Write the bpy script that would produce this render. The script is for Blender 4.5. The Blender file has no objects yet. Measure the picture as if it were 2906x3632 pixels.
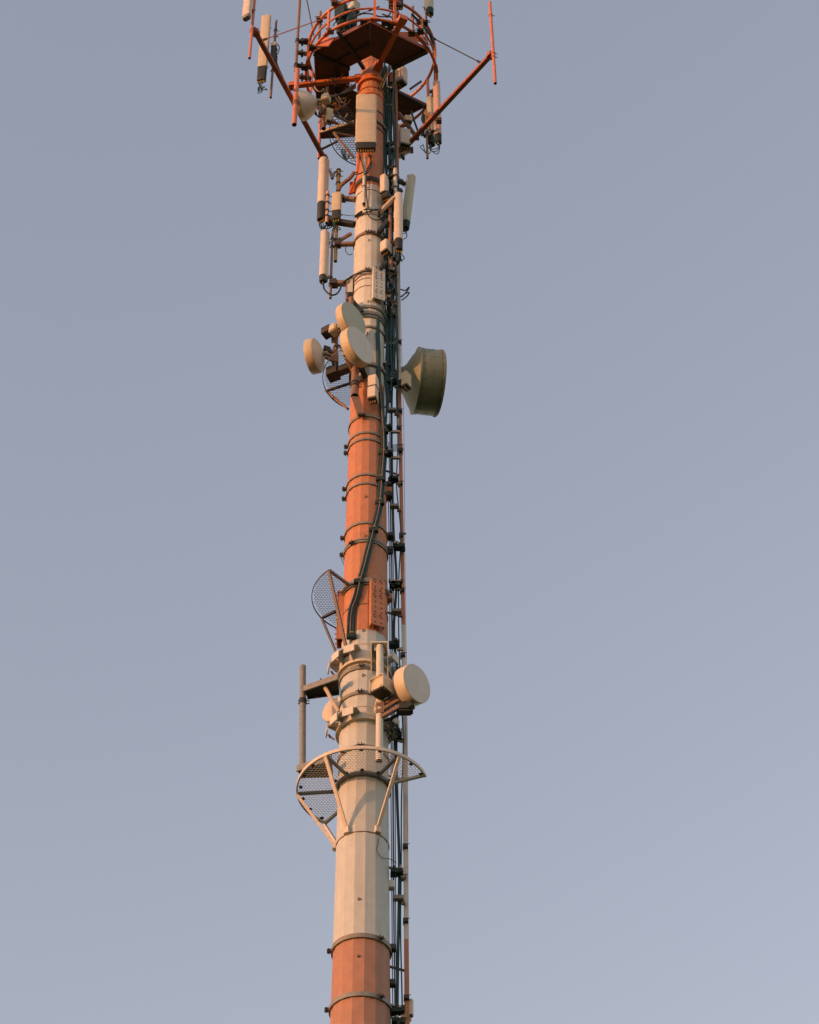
import bpy, math, random
from mathutils import Vector, Matrix
random.seed(7)
R = math.radians
S = bpy.context.scene
COL = S.collection

# ------------------------------------------------------------------ camera
D = 27.0                      # metres from the camera to the mast
PITCH, ROLL, F = R(46.0), R(-0.58), 7400.0
W0, H0 = 2906.0, 3632.0
fw = Vector((0, math.cos(PITCH), math.sin(PITCH)))
r0 = Vector((1, 0, 0)); u0 = Vector((0, -math.sin(PITCH), math.cos(PITCH)))
rt = r0*math.cos(ROLL) + u0*math.sin(ROLL)
up = -r0*math.sin(ROLL) + u0*math.cos(ROLL)
CAM = Vector((0.02068*D/math.cos(PITCH), -D, 1.6))
cd = bpy.data.cameras.new('camera'); cam = bpy.data.objects.new('camera', cd); COL.objects.link(cam)
m = Matrix((rt, up, -fw)).transposed().to_4x4(); m.translation = CAM
cam.matrix_world = m
cd.sensor_fit = 'VERTICAL'; cd.sensor_height = 24; cd.lens = 24*F/H0
cd.clip_end = 6000; cd.clip_start = .1
S.camera = cam
S.render.resolution_x, S.render.resolution_y = 819, 1024

# ------------------------------------------------------------------ world and sun
SUN_AZ, SUN_EL = 60.0, 6.0     # degrees left of the camera's own direction seen from the mast, height
w = bpy.data.worlds.new('World'); S.world = w; w.use_nodes = True
nt = w.node_tree; bg = nt.nodes['Background']
sky = nt.nodes.new('ShaderNodeTexSky'); sky.sky_type = 'NISHITA'; sky.sun_disc = False
sky.sun_elevation = R(SUN_EL); sky.sun_rotation = R(180+SUN_AZ)
sky.air_density = 1.0; sky.dust_density = 0.4; sky.ozone_density = 1.0
mul = nt.nodes.new('ShaderNodeMix'); mul.data_type = 'RGBA'; mul.blend_type = 'MULTIPLY'; mul.inputs[0].default_value = 1
mul.inputs[7].default_value = (1.43, 1.03, .90, 1)
hz = nt.nodes.new('ShaderNodeMix'); hz.data_type = 'RGBA'; hz.inputs[0].default_value = .36
hz.inputs[7].default_value = (.98, 1.04, 1.29, 1)          # thin even haze over the whole sky
nt.links.new(sky.outputs[0], mul.inputs[6]); nt.links.new(mul.outputs[2], hz.inputs[6]); nt.links.new(hz.outputs[2], bg.inputs[0])
bg.inputs[1].default_value = .14
sd = bpy.data.lights.new('sun', 'SUN'); so = bpy.data.objects.new('sun', sd); COL.objects.link(so)
sdir = Vector((-math.sin(R(SUN_AZ))*math.cos(R(SUN_EL)), -math.cos(R(SUN_AZ))*math.cos(R(SUN_EL)), math.sin(R(SUN_EL))))
so.rotation_euler = sdir.to_track_quat('Z', 'Y').to_euler()
sd.energy = 1.12; sd.angle = R(.5); sd.color = (1, .42, .18)
S.view_settings.view_transform = 'Standard'; S.view_settings.look = 'None'
S.view_settings.exposure = 1.53; S.view_settings.gamma = 1

# ------------------------------------------------------------------ photo measurements -> places
ZO = {0: (0, 0, 1), 1: (820, 0, 3.594), 2: (1260, 0, 3.194), 3: (1040, 500, 3.594), 4: (1040, 1000, 2.974),
      5: (1100, 1500, 3.594), 6: (1040, 1980, 3.267), 7: (1020, 2560, 3.194), 8: (1100, 3032, 3.594),
      9: (1160, 0, 7.1875), 10: (1360, 200, 7.1875), 11: (1320, 580, 8.625), 12: (1100, 560, 8.625), 13: (1320, 1050, 12.32)}
def src(k, x, y):
    a, b, s = ZO[k]; return a+x/s, b+y/s
def ray(k, x, y):
    X, Y = src(k, x, y)
    return fw + rt*((X-W0/2)/F) + up*((H0/2-Y)/F)
def P(k, x, y, Y=0.0):
    d = ray(k, x, y); return CAM + d*((Y-CAM.y)/d.y)
def Hh(k, x, y, z):
    d = ray(k, x, y); return CAM + d*((z-CAM.z)/d.z)
def ppm(p):                       # photo pixels per metre at p
    return F/((p-CAM).dot(fw))
def M(k, x, y, px, Y=0):          # a width in zoom pixels -> metres
    return px/ZO[k][2]/ppm(P(k, x, y, Y))

PROF = [(3632, 217), (3394, 204), (3088, 191), (2842, 182), (2439, 172), (1973, 152), (1778, 142), (1583, 131), (1437, 123),
        (1180, 114), (917, 109), (722, 105), (560, 100), (345, 96)]
prof = [(P(0, 1300, y, 0).z, w_/2/ppm(P(0, 1300, y, 0))) for y, w_ in PROF]
prof.sort()
zt = prof[-1][0]
zdeck = P(0, 1313, 275, 0).z
prof = [(0.0, .66)] + prof + [(zt+.04, prof[-1][1]*.83), (zdeck+1.1, prof[-1][1]*.80)]
def rz(z):
    for (a, ra), (b, rb) in zip(prof, prof[1:]):
        if a <= z <= b: return ra+(rb-ra)*(z-a)/(b-a)
    return prof[-1][1]
def front_z(k, y, x=None):        # height of a horizontal circle whose nearest point shows at this y
    Y = -.4
    for _ in range(6):
        p = P(k, 0, y, Y); xx = p
        Y = -rz(p.z)
    X = (1305-ZO[k][0])*ZO[k][2]
    return P(k, X, y, Y).z
def on_pole(k, x, y, off=0.0):
    Y = -.4
    for _ in range(8):
        p = P(k, x, y, Y); r = rz(p.z)+off
        Y = -math.sqrt(max(0.0, r*r-p.x*p.x))
    return P(k, x, y, Y)

# ------------------------------------------------------------------ materials
MAT = {}
def mat(name, col, rough=.6, metal=0.0, var=.18, scale=6, streak=0.0, streak_col=(.18, .08, .04), bump=.0):
    mt = bpy.data.materials.new(name); mt.use_nodes = True; n = mt.node_tree; L = n.links
    b = n.nodes['Principled BSDF']; b.inputs['Roughness'].default_value = rough; b.inputs['Metallic'].default_value = metal
    tc = n.nodes.new('ShaderNodeTexCoord')
    ge = n.nodes.new('ShaderNodeNewGeometry')
    nz = n.nodes.new('ShaderNodeTexNoise'); nz.inputs['Scale'].default_value = scale; nz.inputs['Detail'].default_value = 6
    L.new(ge.outputs['Position'], nz.inputs['Vector'])
    mr = n.nodes.new('ShaderNodeMapRange'); mr.inputs[1].default_value = .3; mr.inputs[2].default_value = .7
    L.new(nz.outputs[0], mr.inputs[0])
    mx = n.nodes.new('ShaderNodeMix'); mx.data_type = 'RGBA'
    mx.inputs[6].default_value = tuple(c*(1-var) for c in col)+(1,)
    mx.inputs[7].default_value = tuple(min(1, c*(1+var*.7)) for c in col)+(1,)
    L.new(mr.outputs[0], mx.inputs[0])
    out = mx.outputs[2]
    if streak:
        mp = n.nodes.new('ShaderNodeMapping'); mp.inputs['Scale'].default_value = (14, 14, .45)
        L.new(ge.outputs['Position'], mp.inputs[0])
        n2 = n.nodes.new('ShaderNodeTexNoise'); n2.inputs['Scale'].default_value = 1.0; n2.inputs['Detail'].default_value = 5
        L.new(mp.outputs[0], n2.inputs['Vector'])
        m2 = n.nodes.new('ShaderNodeMapRange'); m2.inputs[1].default_value = .52; m2.inputs[2].default_value = .78
        m2.inputs[4].default_value = streak; L.new(n2.outputs[0], m2.inputs[0])
        x2 = n.nodes.new('ShaderNodeMix'); x2.data_type = 'RGBA'; x2.inputs[7].default_value = streak_col+(1,)
        L.new(m2.outputs[0], x2.inputs[0]); L.new(out, x2.inputs[6]); out = x2.outputs[2]
    if streak:
        n4 = n.nodes.new('ShaderNodeTexNoise'); n4.inputs['Scale'].default_value = 1.7; n4.inputs['Detail'].default_value = 8; n4.inputs['Roughness'].default_value = .7
        L.new(ge.outputs['Position'], n4.inputs['Vector'])
        m4 = n.nodes.new('ShaderNodeMapRange'); m4.inputs[1].default_value = .45; m4.inputs[2].default_value = .68; m4.inputs[4].default_value = .32
        L.new(n4.outputs[0], m4.inputs[0])
        x4 = n.nodes.new('ShaderNodeMix'); x4.data_type = 'RGBA'; x4.inputs[7].default_value = tuple(min(1, c*.72+.05) for c in col)+(1,)
        L.new(m4.outputs[0], x4.inputs[0]); L.new(out, x4.inputs[6]); out = x4.outputs[2]
        n5 = n.nodes.new('ShaderNodeTexNoise'); n5.inputs['Scale'].default_value = 22; n5.inputs['Detail'].default_value = 3      # chips and rust specks
        L.new(ge.outputs['Position'], n5.inputs['Vector'])
        m5 = n.nodes.new('ShaderNodeMapRange'); m5.inputs[1].default_value = .70; m5.inputs[2].default_value = .74; m5.inputs[4].default_value = .7
        L.new(n5.outputs[0], m5.inputs[0])
        x5 = n.nodes.new('ShaderNodeMix'); x5.data_type = 'RGBA'; x5.inputs[7].default_value = (.16, .085, .05, 1)
        L.new(m5.outputs[0], x5.inputs[0]); L.new(out, x5.inputs[6]); out = x5.outputs[2]
    L.new(out, b.inputs['Base Color'])
    r2 = n.nodes.new('ShaderNodeMapRange'); r2.inputs[3].default_value = max(0, rough-.1); r2.inputs[4].default_value = min(1, rough+.12)
    L.new(nz.outputs[0], r2.inputs[0]); L.new(r2.outputs[0], b.inputs['Roughness'])
    if bump:
        n3 = n.nodes.new('ShaderNodeTexNoise'); n3.inputs['Scale'].default_value = 40; L.new(ge.outputs['Position'], n3.inputs['Vector'])
        bp = n.nodes.new('ShaderNodeBump'); bp.inputs['Strength'].default_value = bump; bp.inputs['Distance'].default_value = .01
        L.new(n3.outputs[0], bp.inputs['Height']); L.new(bp.outputs[0], b.inputs['Normal'])
    MAT[name] = mt; return mt
mat('orange_paint', (.46, .185, .088), .62, var=.12, streak=.38, streak_col=(.30, .13, .075), bump=.1)
mat('white_paint', (.57, .55, .49), .62, var=.07, streak=.34, streak_col=(.40, .34, .27), bump=.1)
mat('orange_dim_light', (.37, .185, .12), .68, var=.14, streak=.4, streak_col=(.27, .14, .09), bump=.1)  # duller orange: weaker light low on the mast put into the colour
mat('white_dim_light', (.47, .49, .47), .68, var=.08, streak=.34, streak_col=(.36, .33, .28), bump=.1)  # greyer white: the dimmer light near the bottom mixed into its tone
mat('orange_steel', (.58, .145, .035), .45, var=.15, scale=12)
mat('boom_red', (.36, .105, .055), .55, var=.2, scale=12)
mat('deck_paint', (.125, .055, .034), .8, var=.25, scale=9)
mat('dark_steel', (.035, .032, .025), .6, var=.3)
mat('galvanised', (.23, .225, .205), .55, .15, var=.2, scale=18)
mat('strap_steel', (.22, .205, .17), .6, .2, var=.2, scale=10)
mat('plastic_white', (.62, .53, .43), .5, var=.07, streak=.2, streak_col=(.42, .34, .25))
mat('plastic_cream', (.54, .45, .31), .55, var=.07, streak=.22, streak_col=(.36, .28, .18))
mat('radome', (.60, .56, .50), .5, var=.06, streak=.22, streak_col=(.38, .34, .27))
mat('radome_cream', (.58, .50, .38), .55, var=.06, streak=.15, streak_col=(.30, .22, .12))
mat('olive_paint', (.185, .205, .14), .5, var=.12, scale=5, streak=.3, streak_col=(.14, .13, .08))
mat('grey_green', (.43, .43, .33), .5, var=.06, streak=.25, streak_col=(.30, .29, .21))
mat('rubber_black', (.008, .026, .023), .7, var=.3)
mat('cap_dark', (.022, .024, .015), .6, var=.3)
mat('cable_teal', (.006, .045, .045), .6, var=.3, scale=3)
mat('cable_grey', (.10, .095, .12), .6, var=.1)
mat('cable_cream', (.45, .36, .26), .5, var=.1)
mat('brass', (.42, .27, .08), .35, .5, var=.1)
mat('pink_pipe', (.56, .19, .11), .5, var=.08, scale=14)
mat('brown_steel', (.22, .13, .085), .6, var=.25, scale=14)
mat('pale_pipe', (.55, .36, .28), .5, var=.1)
mat('mesh_wire', (.12, .10, .09), .6, .2, var=.1)
mat('mesh_wire_white', (.58, .50, .40), .6, var=.1)
mat('hole_black', (.004, .006, .006), .95, var=.1)
mat('grass', (.06, .08, .03), .95, var=.4, scale=.6)
mat('concrete', (.32, .30, .27), .85, var=.15, scale=3)

# ------------------------------------------------------------------ mesh builder
def basis(d, hint=None):
    d = d.normalized()
    h = hint or (Vector((0, 0, 1)) if abs(d.z) < .95 else Vector((0, 1, 0)))
    a = d.cross(h)
    if a.length < 1e-6: a = d.cross(Vector((1, 0, 0)))
    a.normalize(); b = a.cross(d).normalized()
    return a, b, d
class MB:
    def __init__(s): s.v = []; s.f = []
    def box(s, c, size, ax=None):
        c = Vector(c); X, Y, Z = ax or (Vector((1, 0, 0)), Vector((0, 1, 0)), Vector((0, 0, 1)))
        n = len(s.v); a, b, d = size[0]/2, size[1]/2, size[2]/2
        for i in (-1, 1):
            for j in (-1, 1):
                for k in (-1, 1): s.v.append(c+X*(a*i)+Y*(b*j)+Z*(d*k))
        for q in ((0, 1, 3, 2), (4, 6, 7, 5), (0, 4, 5, 1), (2, 3, 7, 6), (0, 2, 6, 4), (1, 5, 7, 3)): s.f.append([n+i for i in q])
        return s
    def bar(s, p0, p1, w, h, hint=None):
        p0 = Vector(p0); p1 = Vector(p1); a, b, d = basis(p1-p0, hint)
        return s.box((p0+p1)/2, (w, h, (p1-p0).length), (a, b, d))
    def prism(s, pts, off):            # polygon extruded by vector
        n = len(s.v); k = len(pts); off = Vector(off)
        s.v += [Vector(p) for p in pts] + [Vector(p)+off for p in pts]
        s.f.append(list(range(n, n+k))[::-1]); s.f.append(list(range(n+k, n+2*k)))
        for i in range(k): j = (i+1) % k; s.f.append([n+i, n+j, n+k+j, n+k+i])
        return s
    def tube(s, pts, r, n=10, caps=True, rr=None):
        pts = [Vector(p) for p in pts]; base = len(s.v); K = len(pts)
        t0 = (pts[1]-pts[0]).normalized(); a, b, _ = basis(t0)
        for i, p in enumerate(pts):
            t = (pts[min(i+1, K-1)]-pts[max(i-1, 0)]).normalized()
            a = (a - t*a.dot(t)).normalized(); b = t.cross(a)
            ri = rr[i] if rr else r
            for j in range(n):
                q = 2*math.pi*j/n; s.v.append(p+a*(ri*math.cos(q))+b*(ri*math.sin(q)))
        for i in range(K-1):
            for j in range(n):
                j2 = (j+1) % n
                s.f.append([base+i*n+j, base+i*n+j2, base+(i+1)*n+j2, base+(i+1)*n+j])
        if caps:
            s.f.append([base+j for j in range(n)][::-1]); s.f.append([base+(K-1)*n+j for j in range(n)])
        return s
    def lathe(s, o, ax, prof_, n=36, phase=0.0, closed=False):   # (distance along axis, radius)
        o = Vector(o); a, b, d = basis(Vector(ax)); base = len(s.v); K = len(prof_)
        for (t, r) in prof_:
            for j in range(n):
                q = 2*math.pi*j/n+phase; s.v.append(o+d*t+a*(r*math.cos(q))+b*(r*math.sin(q)))
        for i in range(K if closed else K-1):
            i2 = (i+1) % K
            for j in range(n):
                j2 = (j+1) % n; s.f.append([base+i*n+j, base+i*n+j2, base+i2*n+j2, base+i2*n+j])
        if not closed:
            if prof_[0][1] > 1e-4: s.f.append([base+j for j in range(n)][::-1])
            if prof_[-1][1] > 1e-4: s.f.append([base+(K-1)*n+j for j in range(n)])
        return s
    def hring(s, z, r0_, r1_, h, a0=0, a1=360, n=64):   # flat horizontal ring or arc; angle 0 = towards the camera, + = right
        K = max(3, int(n*abs(a1-a0)/360)); full = abs(a1-a0) >= 359.9; base = len(s.v)
        for i in range(K if full else K+1):
            t = R(a0+(a1-a0)*i/K); c, q = -math.cos(t), math.sin(t)
            for (r, zz) in ((r0_, z), (r1_, z), (r1_, z+h), (r0_, z+h)): s.v.append(Vector((r*q, r*c, zz)))
        N = K if full else K+1
        for i in range(K):
            j = (i+1) % N
            for e in range(4): s.f.append([base+i*4+e, base+i*4+(e+1) % 4, base+j*4+(e+1) % 4, base+j*4+e])
        if not full:
            s.f.append([base+e for e in range(4)]); s.f.append([base+K*4+e for e in range(4)][::-1])
        return s
    def build(s, name, material, parent=None, smooth=35, bevel=0):
        off = parent_loc(parent) if parent else Vector((0, 0, 0))
        me = bpy.data.meshes.new(name); me.from_pydata([v-off for v in s.v], [], s.f); me.validate()
        me.materials.append(MAT[material])
        import bmesh
        bm = bmesh.new(); bm.from_mesh(me); bmesh.ops.recalc_face_normals(bm, faces=bm.faces)
        if bevel: bmesh.ops.bevel(bm, geom=bm.edges[:], offset=bevel, segments=2, affect='EDGES', clamp_overlap=True)
        bm.to_mesh(me); bm.free()
        if smooth:
            me.shade_smooth()
            try: me.set_sharp_from_angle(angle=R(smooth))
            except Exception: pass
        o = bpy.data.objects.new(name, me); COL.objects.link(o)
        if parent: o.parent = parent
        return o
LOC = {}
def parent_loc(p):
    v = Vector((0, 0, 0))
    while p is not None: v = v+p.location; p = p.parent
    return v
def thing(name, label, cat, loc, group=None):
    o = bpy.data.objects.new(name, None); COL.objects.link(o); o.location = Vector(loc); o.empty_display_size = .1
    o['label'] = label; o['category'] = cat
    if group: o['group'] = group
    return o
def dir_of(a): return Vector((math.sin(R(a)), -math.cos(R(a)), 0))     # 0 = towards camera, + = right
def zv(z): return Vector((0, 0, z))
ZZ = Vector((0, 0, 1))

# ------------------------------------------------------------------ ground
g = MB(); g.v = [Vector((x, y, 0)) for x, y in ((-3000, -3000), (3000, -3000), (3000, 3000), (-3000, 3000))]; g.f = [[0, 1, 2, 3]]
o = g.build('ground', 'grass', smooth=0); o['kind'] = 'structure'

# ------------------------------------------------------------------ the mast
tower = thing('mast', 'tall tapering steel mast painted in broad orange and white sections', 'mast', (0, 0, 0))
b = MB(); b.box((0, 0, .2), (3.2, 3.2, .4)); b.build('footing', 'concrete', tower, bevel=.03)
zc = [0.4, front_z(8, 1045), front_z(6, 822), front_z(4, 1015), front_z(3, 545), prof[-1][0]]
cols = ['orange_dim_light', 'white_dim_light', 'orange_paint', 'white_paint', 'orange_paint']  # lowest two sections carry the weaker light in their colour
PH = R(15)
for i in range(5):
    zs = [zc[i]] + [z for z, r in prof if zc[i]+.01 < z < zc[i+1]-.01] + [zc[i+1]]
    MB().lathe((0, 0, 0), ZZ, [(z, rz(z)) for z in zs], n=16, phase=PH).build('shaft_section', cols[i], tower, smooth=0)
def strap(k, ytop, ybot, mt='strap_steel', ex=.012, bolts=(), gap=None):
    z1, z0 = front_z(k, ytop), front_z(k, ybot)
    if z1-z0 < .018: z1 = z0+.018
    r = rz((z0+z1)/2)
    s_ = MB().hring(z0, r-.01, r+ex+.008, z1-z0, n=72).build('strap', mt, tower)
    for a in bolts:
        d = dir_of(a); t = dir_of(a+90); c = d*(r+.045)+zv((z0+z1)/2)
        bb = MB()
        bb.box(c, (.012, .09, .05), (t, d, ZZ)); bb.box(c+t*.05, (.012, .09, .05), (t, d, ZZ))
        bb.tube([c-t*.05+d*.015, c+t*.10+d*.015], .008, 6)
        bb.build('clamp_ear', 'dark_steel', s_)
    return s_
def seam(k, y, mt='brown_steel'):
    z = front_z(k, y); r = rz(z); MB().hring(z-.006, r-.01, r+.008, .012, n=72).build('seam', mt, tower)
strap(8, 1005, 1058, 'strap_steel', .02, (35, -88)); strap(8, 1750, 1803, 'galvanised', .02, (35, -88))
for y in (1240,): seam(7, y)
strap(7, 262, 300, 'strap_steel', .015, (-8,)); strap(6, 1238, 1284, 'strap_steel', .015, (-8,)); strap(6, 1540, 1574, 'strap_steel', .015, (-10,))
strap(6, 226, 254, 'strap_steel', .015, (-92, 80)); strap(6, 290, 306, 'strap_steel', .01)
seam(6, 525); seam(6, 1150, 'radome_cream')
for ya, yb, bl in ((112, 134, (-95,)), (196, 218, (-93,)), (645, 668, (-94,)), (760, 782, (-96, 92)), (1260, 1286, (-94, 84)), (1472, 1490, (-95, 82)), (1500, 1520, (-38,))):
    strap(5, ya, yb, 'strap_steel', .014, bl)
strap(4, 1400, 1424, 'strap_steel', .014)
for ya, yb in ((250, 274), (312, 340), (354, 374), (466, 484), (850, 868)): strap(4, ya, yb, 'strap_steel', .018)
strap(3, 1160, 1190, 'brown_steel', .015, (-8, 8)); strap(3, 1640, 1664, 'brown_steel', .015, (-6,))
for y in (620, 1746, 1842): seam(3, y)
seam(3, 930); seam(3, 510)
strap(2, 976, 986, 'orange_steel', .01); strap(2, 1040, 1056, 'orange_steel', .01)
strap(3, 455, 500, 'dark_steel', .01)
strap(2, 1230, 1246, 'brown_steel', .01); strap(2, 1420, 1436, 'brown_steel', .01)
strap(1, 960, 1000, 'orange_steel', .05, (-60, 10, 70)); strap(9, 1980, 2040, 'orange_steel', .06)
# little three-hole marks on the shaft
for k, x, y in ((8, 630, 565), (8, 622, 1290), (6, 820, 838), (6, 818, 1358), (5, 716, 942), (5, 710, 1440), (3, 975, 1270), (3, 968, 2050), (4, 795, 548)):
    bb = MB()
    for dx, dy in ((-9, -10), (10, 2), (-12, 10)):
        q = on_pole(k, x+dx, y+dy, -.01); n_ = Vector((q.x, q.y, 0)).normalized()
        bb.tube([q-n_*.01, q+n_*.02], .013, 8)
    bb.build('bolt_hole', 'brown_steel', tower)
# joint collars with welded brackets at the lower mount
def wedge(bm_, a, z, r, L, h, wdt):
    d = dir_of(a); t = dir_of(a+90); c = d*r
    p = [c-t*(wdt/2)+zv(z), c-t*(wdt/2)+d*L+zv(z), c-t*(wdt/2)+d*L+zv(z-h*.35), c-t*(wdt/2)+zv(z-h)]
    bm_.prism(p, t*wdt)
for (ya, yb) in ((1065, 1185), (1790, 1850)):
    z1, z0 = front_z(6, ya), front_z(6, yb); r = rz(z0)
    col_ = MB().hring(z0, r-.01, r+.035, z1-z0, n=16).build('collar', 'white_paint', tower)
    MB().hring(z0-.05, r-.01, r+.06, .035, n=48).build('collar_lip', 'radome_cream', col_)
    for a in (-82, -52, -24, 26, 60, 95):
        wb = MB(); t = dir_of(a+90); d = dir_of(a)
        wedge(wb, a, z1+.02, r+.03, .17, z1-z0+.02, .02)
        wb.box(d*(r+.10)+t*.07+zv(z1-.02), (.14, .16, .02), (t, d, ZZ))
        wedge(wb, a, z1+.02, r+.03, .17, z1-z0+.02, .02)
        wb.box(d*(r+.21)+zv(z1-.10), (.20, .02, .16), (t, d, ZZ))
        wb.build('bracket', 'white_paint', col_)
    MB().tube([dir_of(a)*(r+.13)+zv(z1+.03) for a in range(-60, 45, 6)], .010, 6).build('tie_bar', 'radome_cream', col_)
# access boxes with rows of bolts
def chan(k, x0, y0, x1, y1, m_, yaw, dep=.10, label=None):
    """bolted splice plate standing on the shaft, corners in the photo"""
    xc = (x0+x1)/2; a = on_pole(k, xc, y0, .05); c = on_pole(k, xc, y1, .05)
    wd = M(k, xc, y0, x1-x0)*1.05
    d = dir_of(yaw); t = dir_of(yaw+90); top = a.z; bot = c.z; base = Vector(((a.x+c.x)/2, (a.y+c.y)/2, 0))
    ctr = base+zv((top+bot)/2)
    bb = MB(); H_ = top-bot
    bb.box(ctr+d*dep/2, (wd, .018, H_), (t, d, ZZ))
    bb.box(ctr-t*(wd/2-.01), (.018, dep-.02, H_-.004), (t, d, ZZ)); bb.box(ctr+t*(wd/2-.01), (.018, dep-.02, H_-.004), (t, d, ZZ))
    pl = bb.build('splice_plate', m_, tower)
    if label: pl['label'] = label
    n = 9; hb = MB()
    for i in range(n):
        for s_ in (-.22, .22):
            q = ctr+d*(dep/2+.009)+t*(s_*wd)+zv(H_*(.44-.88*i/(n-1)))
            hb.tube([q, q+d*.012], .014, 6)
            if i in (0, 2, 3, 7): hb.tube([q+zv(.05)-t*.02, q+zv(.05)-t*.02+d*.02], .014, 6)
    hb.build('bolt', 'brown_steel' if m_ != 'orange_paint' else 'deck_paint', pl)
chan(3, 1010, 1640, 1160, 2040, 'white_paint', 22)
chan(6, 890, 280, 1052, 800, 'orange_paint', 24)
def side_plate(k, x, y0, y1, m_):
    top = P(k, x, y0, .0); bot = P(k, x, y1, .0); r = rz(top.z)
    bb = MB(); X = (top.x+bot.x)/2
    bb.box((X-.02, 0, (top.z+bot.z)/2), (.02, .26, top.z-bot.z)); 
    for s_ in (-.12, .12): bb.box((X+.04, s_, (top.z+bot.z)/2), (.11, .02, top.z-bot.z-.006))
    pl = bb.build('splice_plate', m_, tower)
    hb = MB()
    for i in range(10):
        if i in (3, 4): continue
        for s_ in (-.06, .06): hb.tube([(X-.03, s_, bot.z+(top.z-bot.z)*(.05+.1*i)), (X-.06, s_, bot.z+(top.z-bot.z)*(.05+.1*i))], .014, 6)
    hb.build('bolt', 'orange_steel' if m_ == 'orange_paint' else 'pink_pipe', pl)
side_plate(6, 530, 430, 990, 'orange_paint'); side_plate(3, 705, 1790, 1985, 'white_paint')
# right-hand small lugs
for k, x, y, m_ in ((8, 1022, 390, 'white_paint'), (8, 1035, 1190, 'dark_steel'), (6, 1110, 460, 'orange_paint'), (5, 1000, 870, 'orange_paint'), (5, 1010, 1440, 'dark_steel'), (5, 1010, 1620, 'dark_steel'), (5, 990, 790, 'dark_steel'), (5, 1000, 930, 'dark_steel'), (8, 1035, 1640, 'dark_steel')):
    q = P(k, x, y, -.02); MB().box(q, (.14, .12, .14 if m_ != 'dark_steel' else .10)).build('lug', m_, tower, bevel=.01)
# rust-orange gusset clump at the colour change
bb = MB(); q = P(3, 755, 600, 0); bb.prism([P(3, 725, 520, 0), P(3, 800, 520, 0), P(3, 800, 640, 0), P(3, 712, 670, 0)], (0, .05, 0))
bb.tube([P(3, 800, 470, -.02), P(3, 720, 670, -.08)], .02, 8)
bb.build('gusset', 'orange_steel', tower)

# ------------------------------------------------------------------ cable ladder at the right of the mast
RAIL = [(-80, 1398), (250, 1401.5), (583, 1409), (1035, 1413), (1530, 1420), (2010, 1428), (2600, 1436), (3300, 1441), (3632, 1444)]
YR = .12
railp = sorted([P(0, x, y, YR) for y, x in RAIL], key=lambda p: p.z)
railp = [Vector((1.0, YR, .4))] + railp
def rail_at(z, pts=railp):
    for a, c in zip(pts, pts[1:]):
        if a.z-1e-3 <= z <= c.z+1e-3: return a.lerp(c, (z-a.z)/(c.z-a.z))
    return pts[-1]
lad = thing('cable_ladder', 'long thin orange and white ladder rail standing off the right side of the mast', 'ladder', (1.0, YR, .4))
zl = [.4, front_z(0, 3334), P(0, 1430, 2219, YR).z, P(0, 1415, 1360, YR).z, P(0, 1409, 650, YR).z, railp[-1].z]
zl[1] = P(0, 1440, 3334, YR).z
for i in range(5):
    zs = [zl[i]]+[p.z for p in railp if zl[i]+.01 < p.z < zl[i+1]-.01]+[zl[i+1]]
    bb = MB(); pts = [rail_at(z) for z in zs]
    for a, c in zip(pts, pts[1:]):
        bb.bar(a, c, .070, .06, Vector((0, 1, 0)));
    bb.build('rail', ('orange_paint' if i % 2 == 0 else 'white_paint') if i != 4 else 'brown_steel' if False else ('orange_paint' if i % 2 == 0 else 'white_paint'), lad)
zz = 3.0
while zz < railp[-1].z-.2:
    rp = rail_at(zz); r = rz(zz)
    bb = MB(); bb.bar(Vector((r*.97, .05, zz)), rp+Vector((-.02, .05, 0)), .03, .03); bb.build('rung', 'brown_steel', lad); zz += 1.85
def jig(a, s=1): return (random.random()*2-1)*a*s
CL = [(5, 1070, 715, 1), (5, 1075, 2060, 1), (6, 1195, 300, 1), (6, 1200, 612, 0), (6, 1170, 1000, 1), (8, 1115, 215, 1), (8, 1125, 548, 0), (8, 1115, 2130, 1), (7, 1235, 160, 1),
      (5, 1075, 1058, 0), (5, 1000, 390, 1), (5, 990, 60, 1), (4, 1030, 370, 1), (4, 1040, 215, 0), (4, 1040, 660, 0), (4, 1040, 1060, 1), (4, 990, 890, 1), (2, 385, 1030, 1), (2, 380, 1200, 0),
      (2, 380, 1650, 1), (3, 1250, 130, 1), (3, 1240, 330, 0), (6, 1160, 2050, 1), (5, 1130, 1580, 1), (8, 1110, 1990, 1), (3, 1250, 1720, 1), (3, 1260, 1900, 0), (4, 960, 560, 0), (4, 1040, 1350, 0)]
for k, x, y, dark in CL:
    q = P(k, x, y, -.04); rp = rail_at(q.z)
    bb = MB(); x0 = q.x-.10; x1 = rp.x-.03
    bb.box(((q.x), -.03, q.z), (.18, .14, .085) if dark else (.17, .10, .07))
    if dark:
        for _ in range(5): bb.box((q.x+jig(.10), -.06+jig(.08), q.z+jig(.06)), (.05, .06, .07))
    c_ = bb.build('cable_clamp', 'rubber_black' if dark else 'strap_steel', lad, bevel=.006)
    c2 = MB(); c2.bar((q.x+.05, .03, q.z-.05), (x1+.02, .03, q.z-.05), .05, .05)
    if dark:
        for _ in range(2): c2.box((q.x+jig(.07), -.10, q.z+.04+jig(.02)), (.035, .05, .035))
    c2.build('clamp_arm', 'cable_cream' if dark else 'brown_steel', c_)
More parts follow.
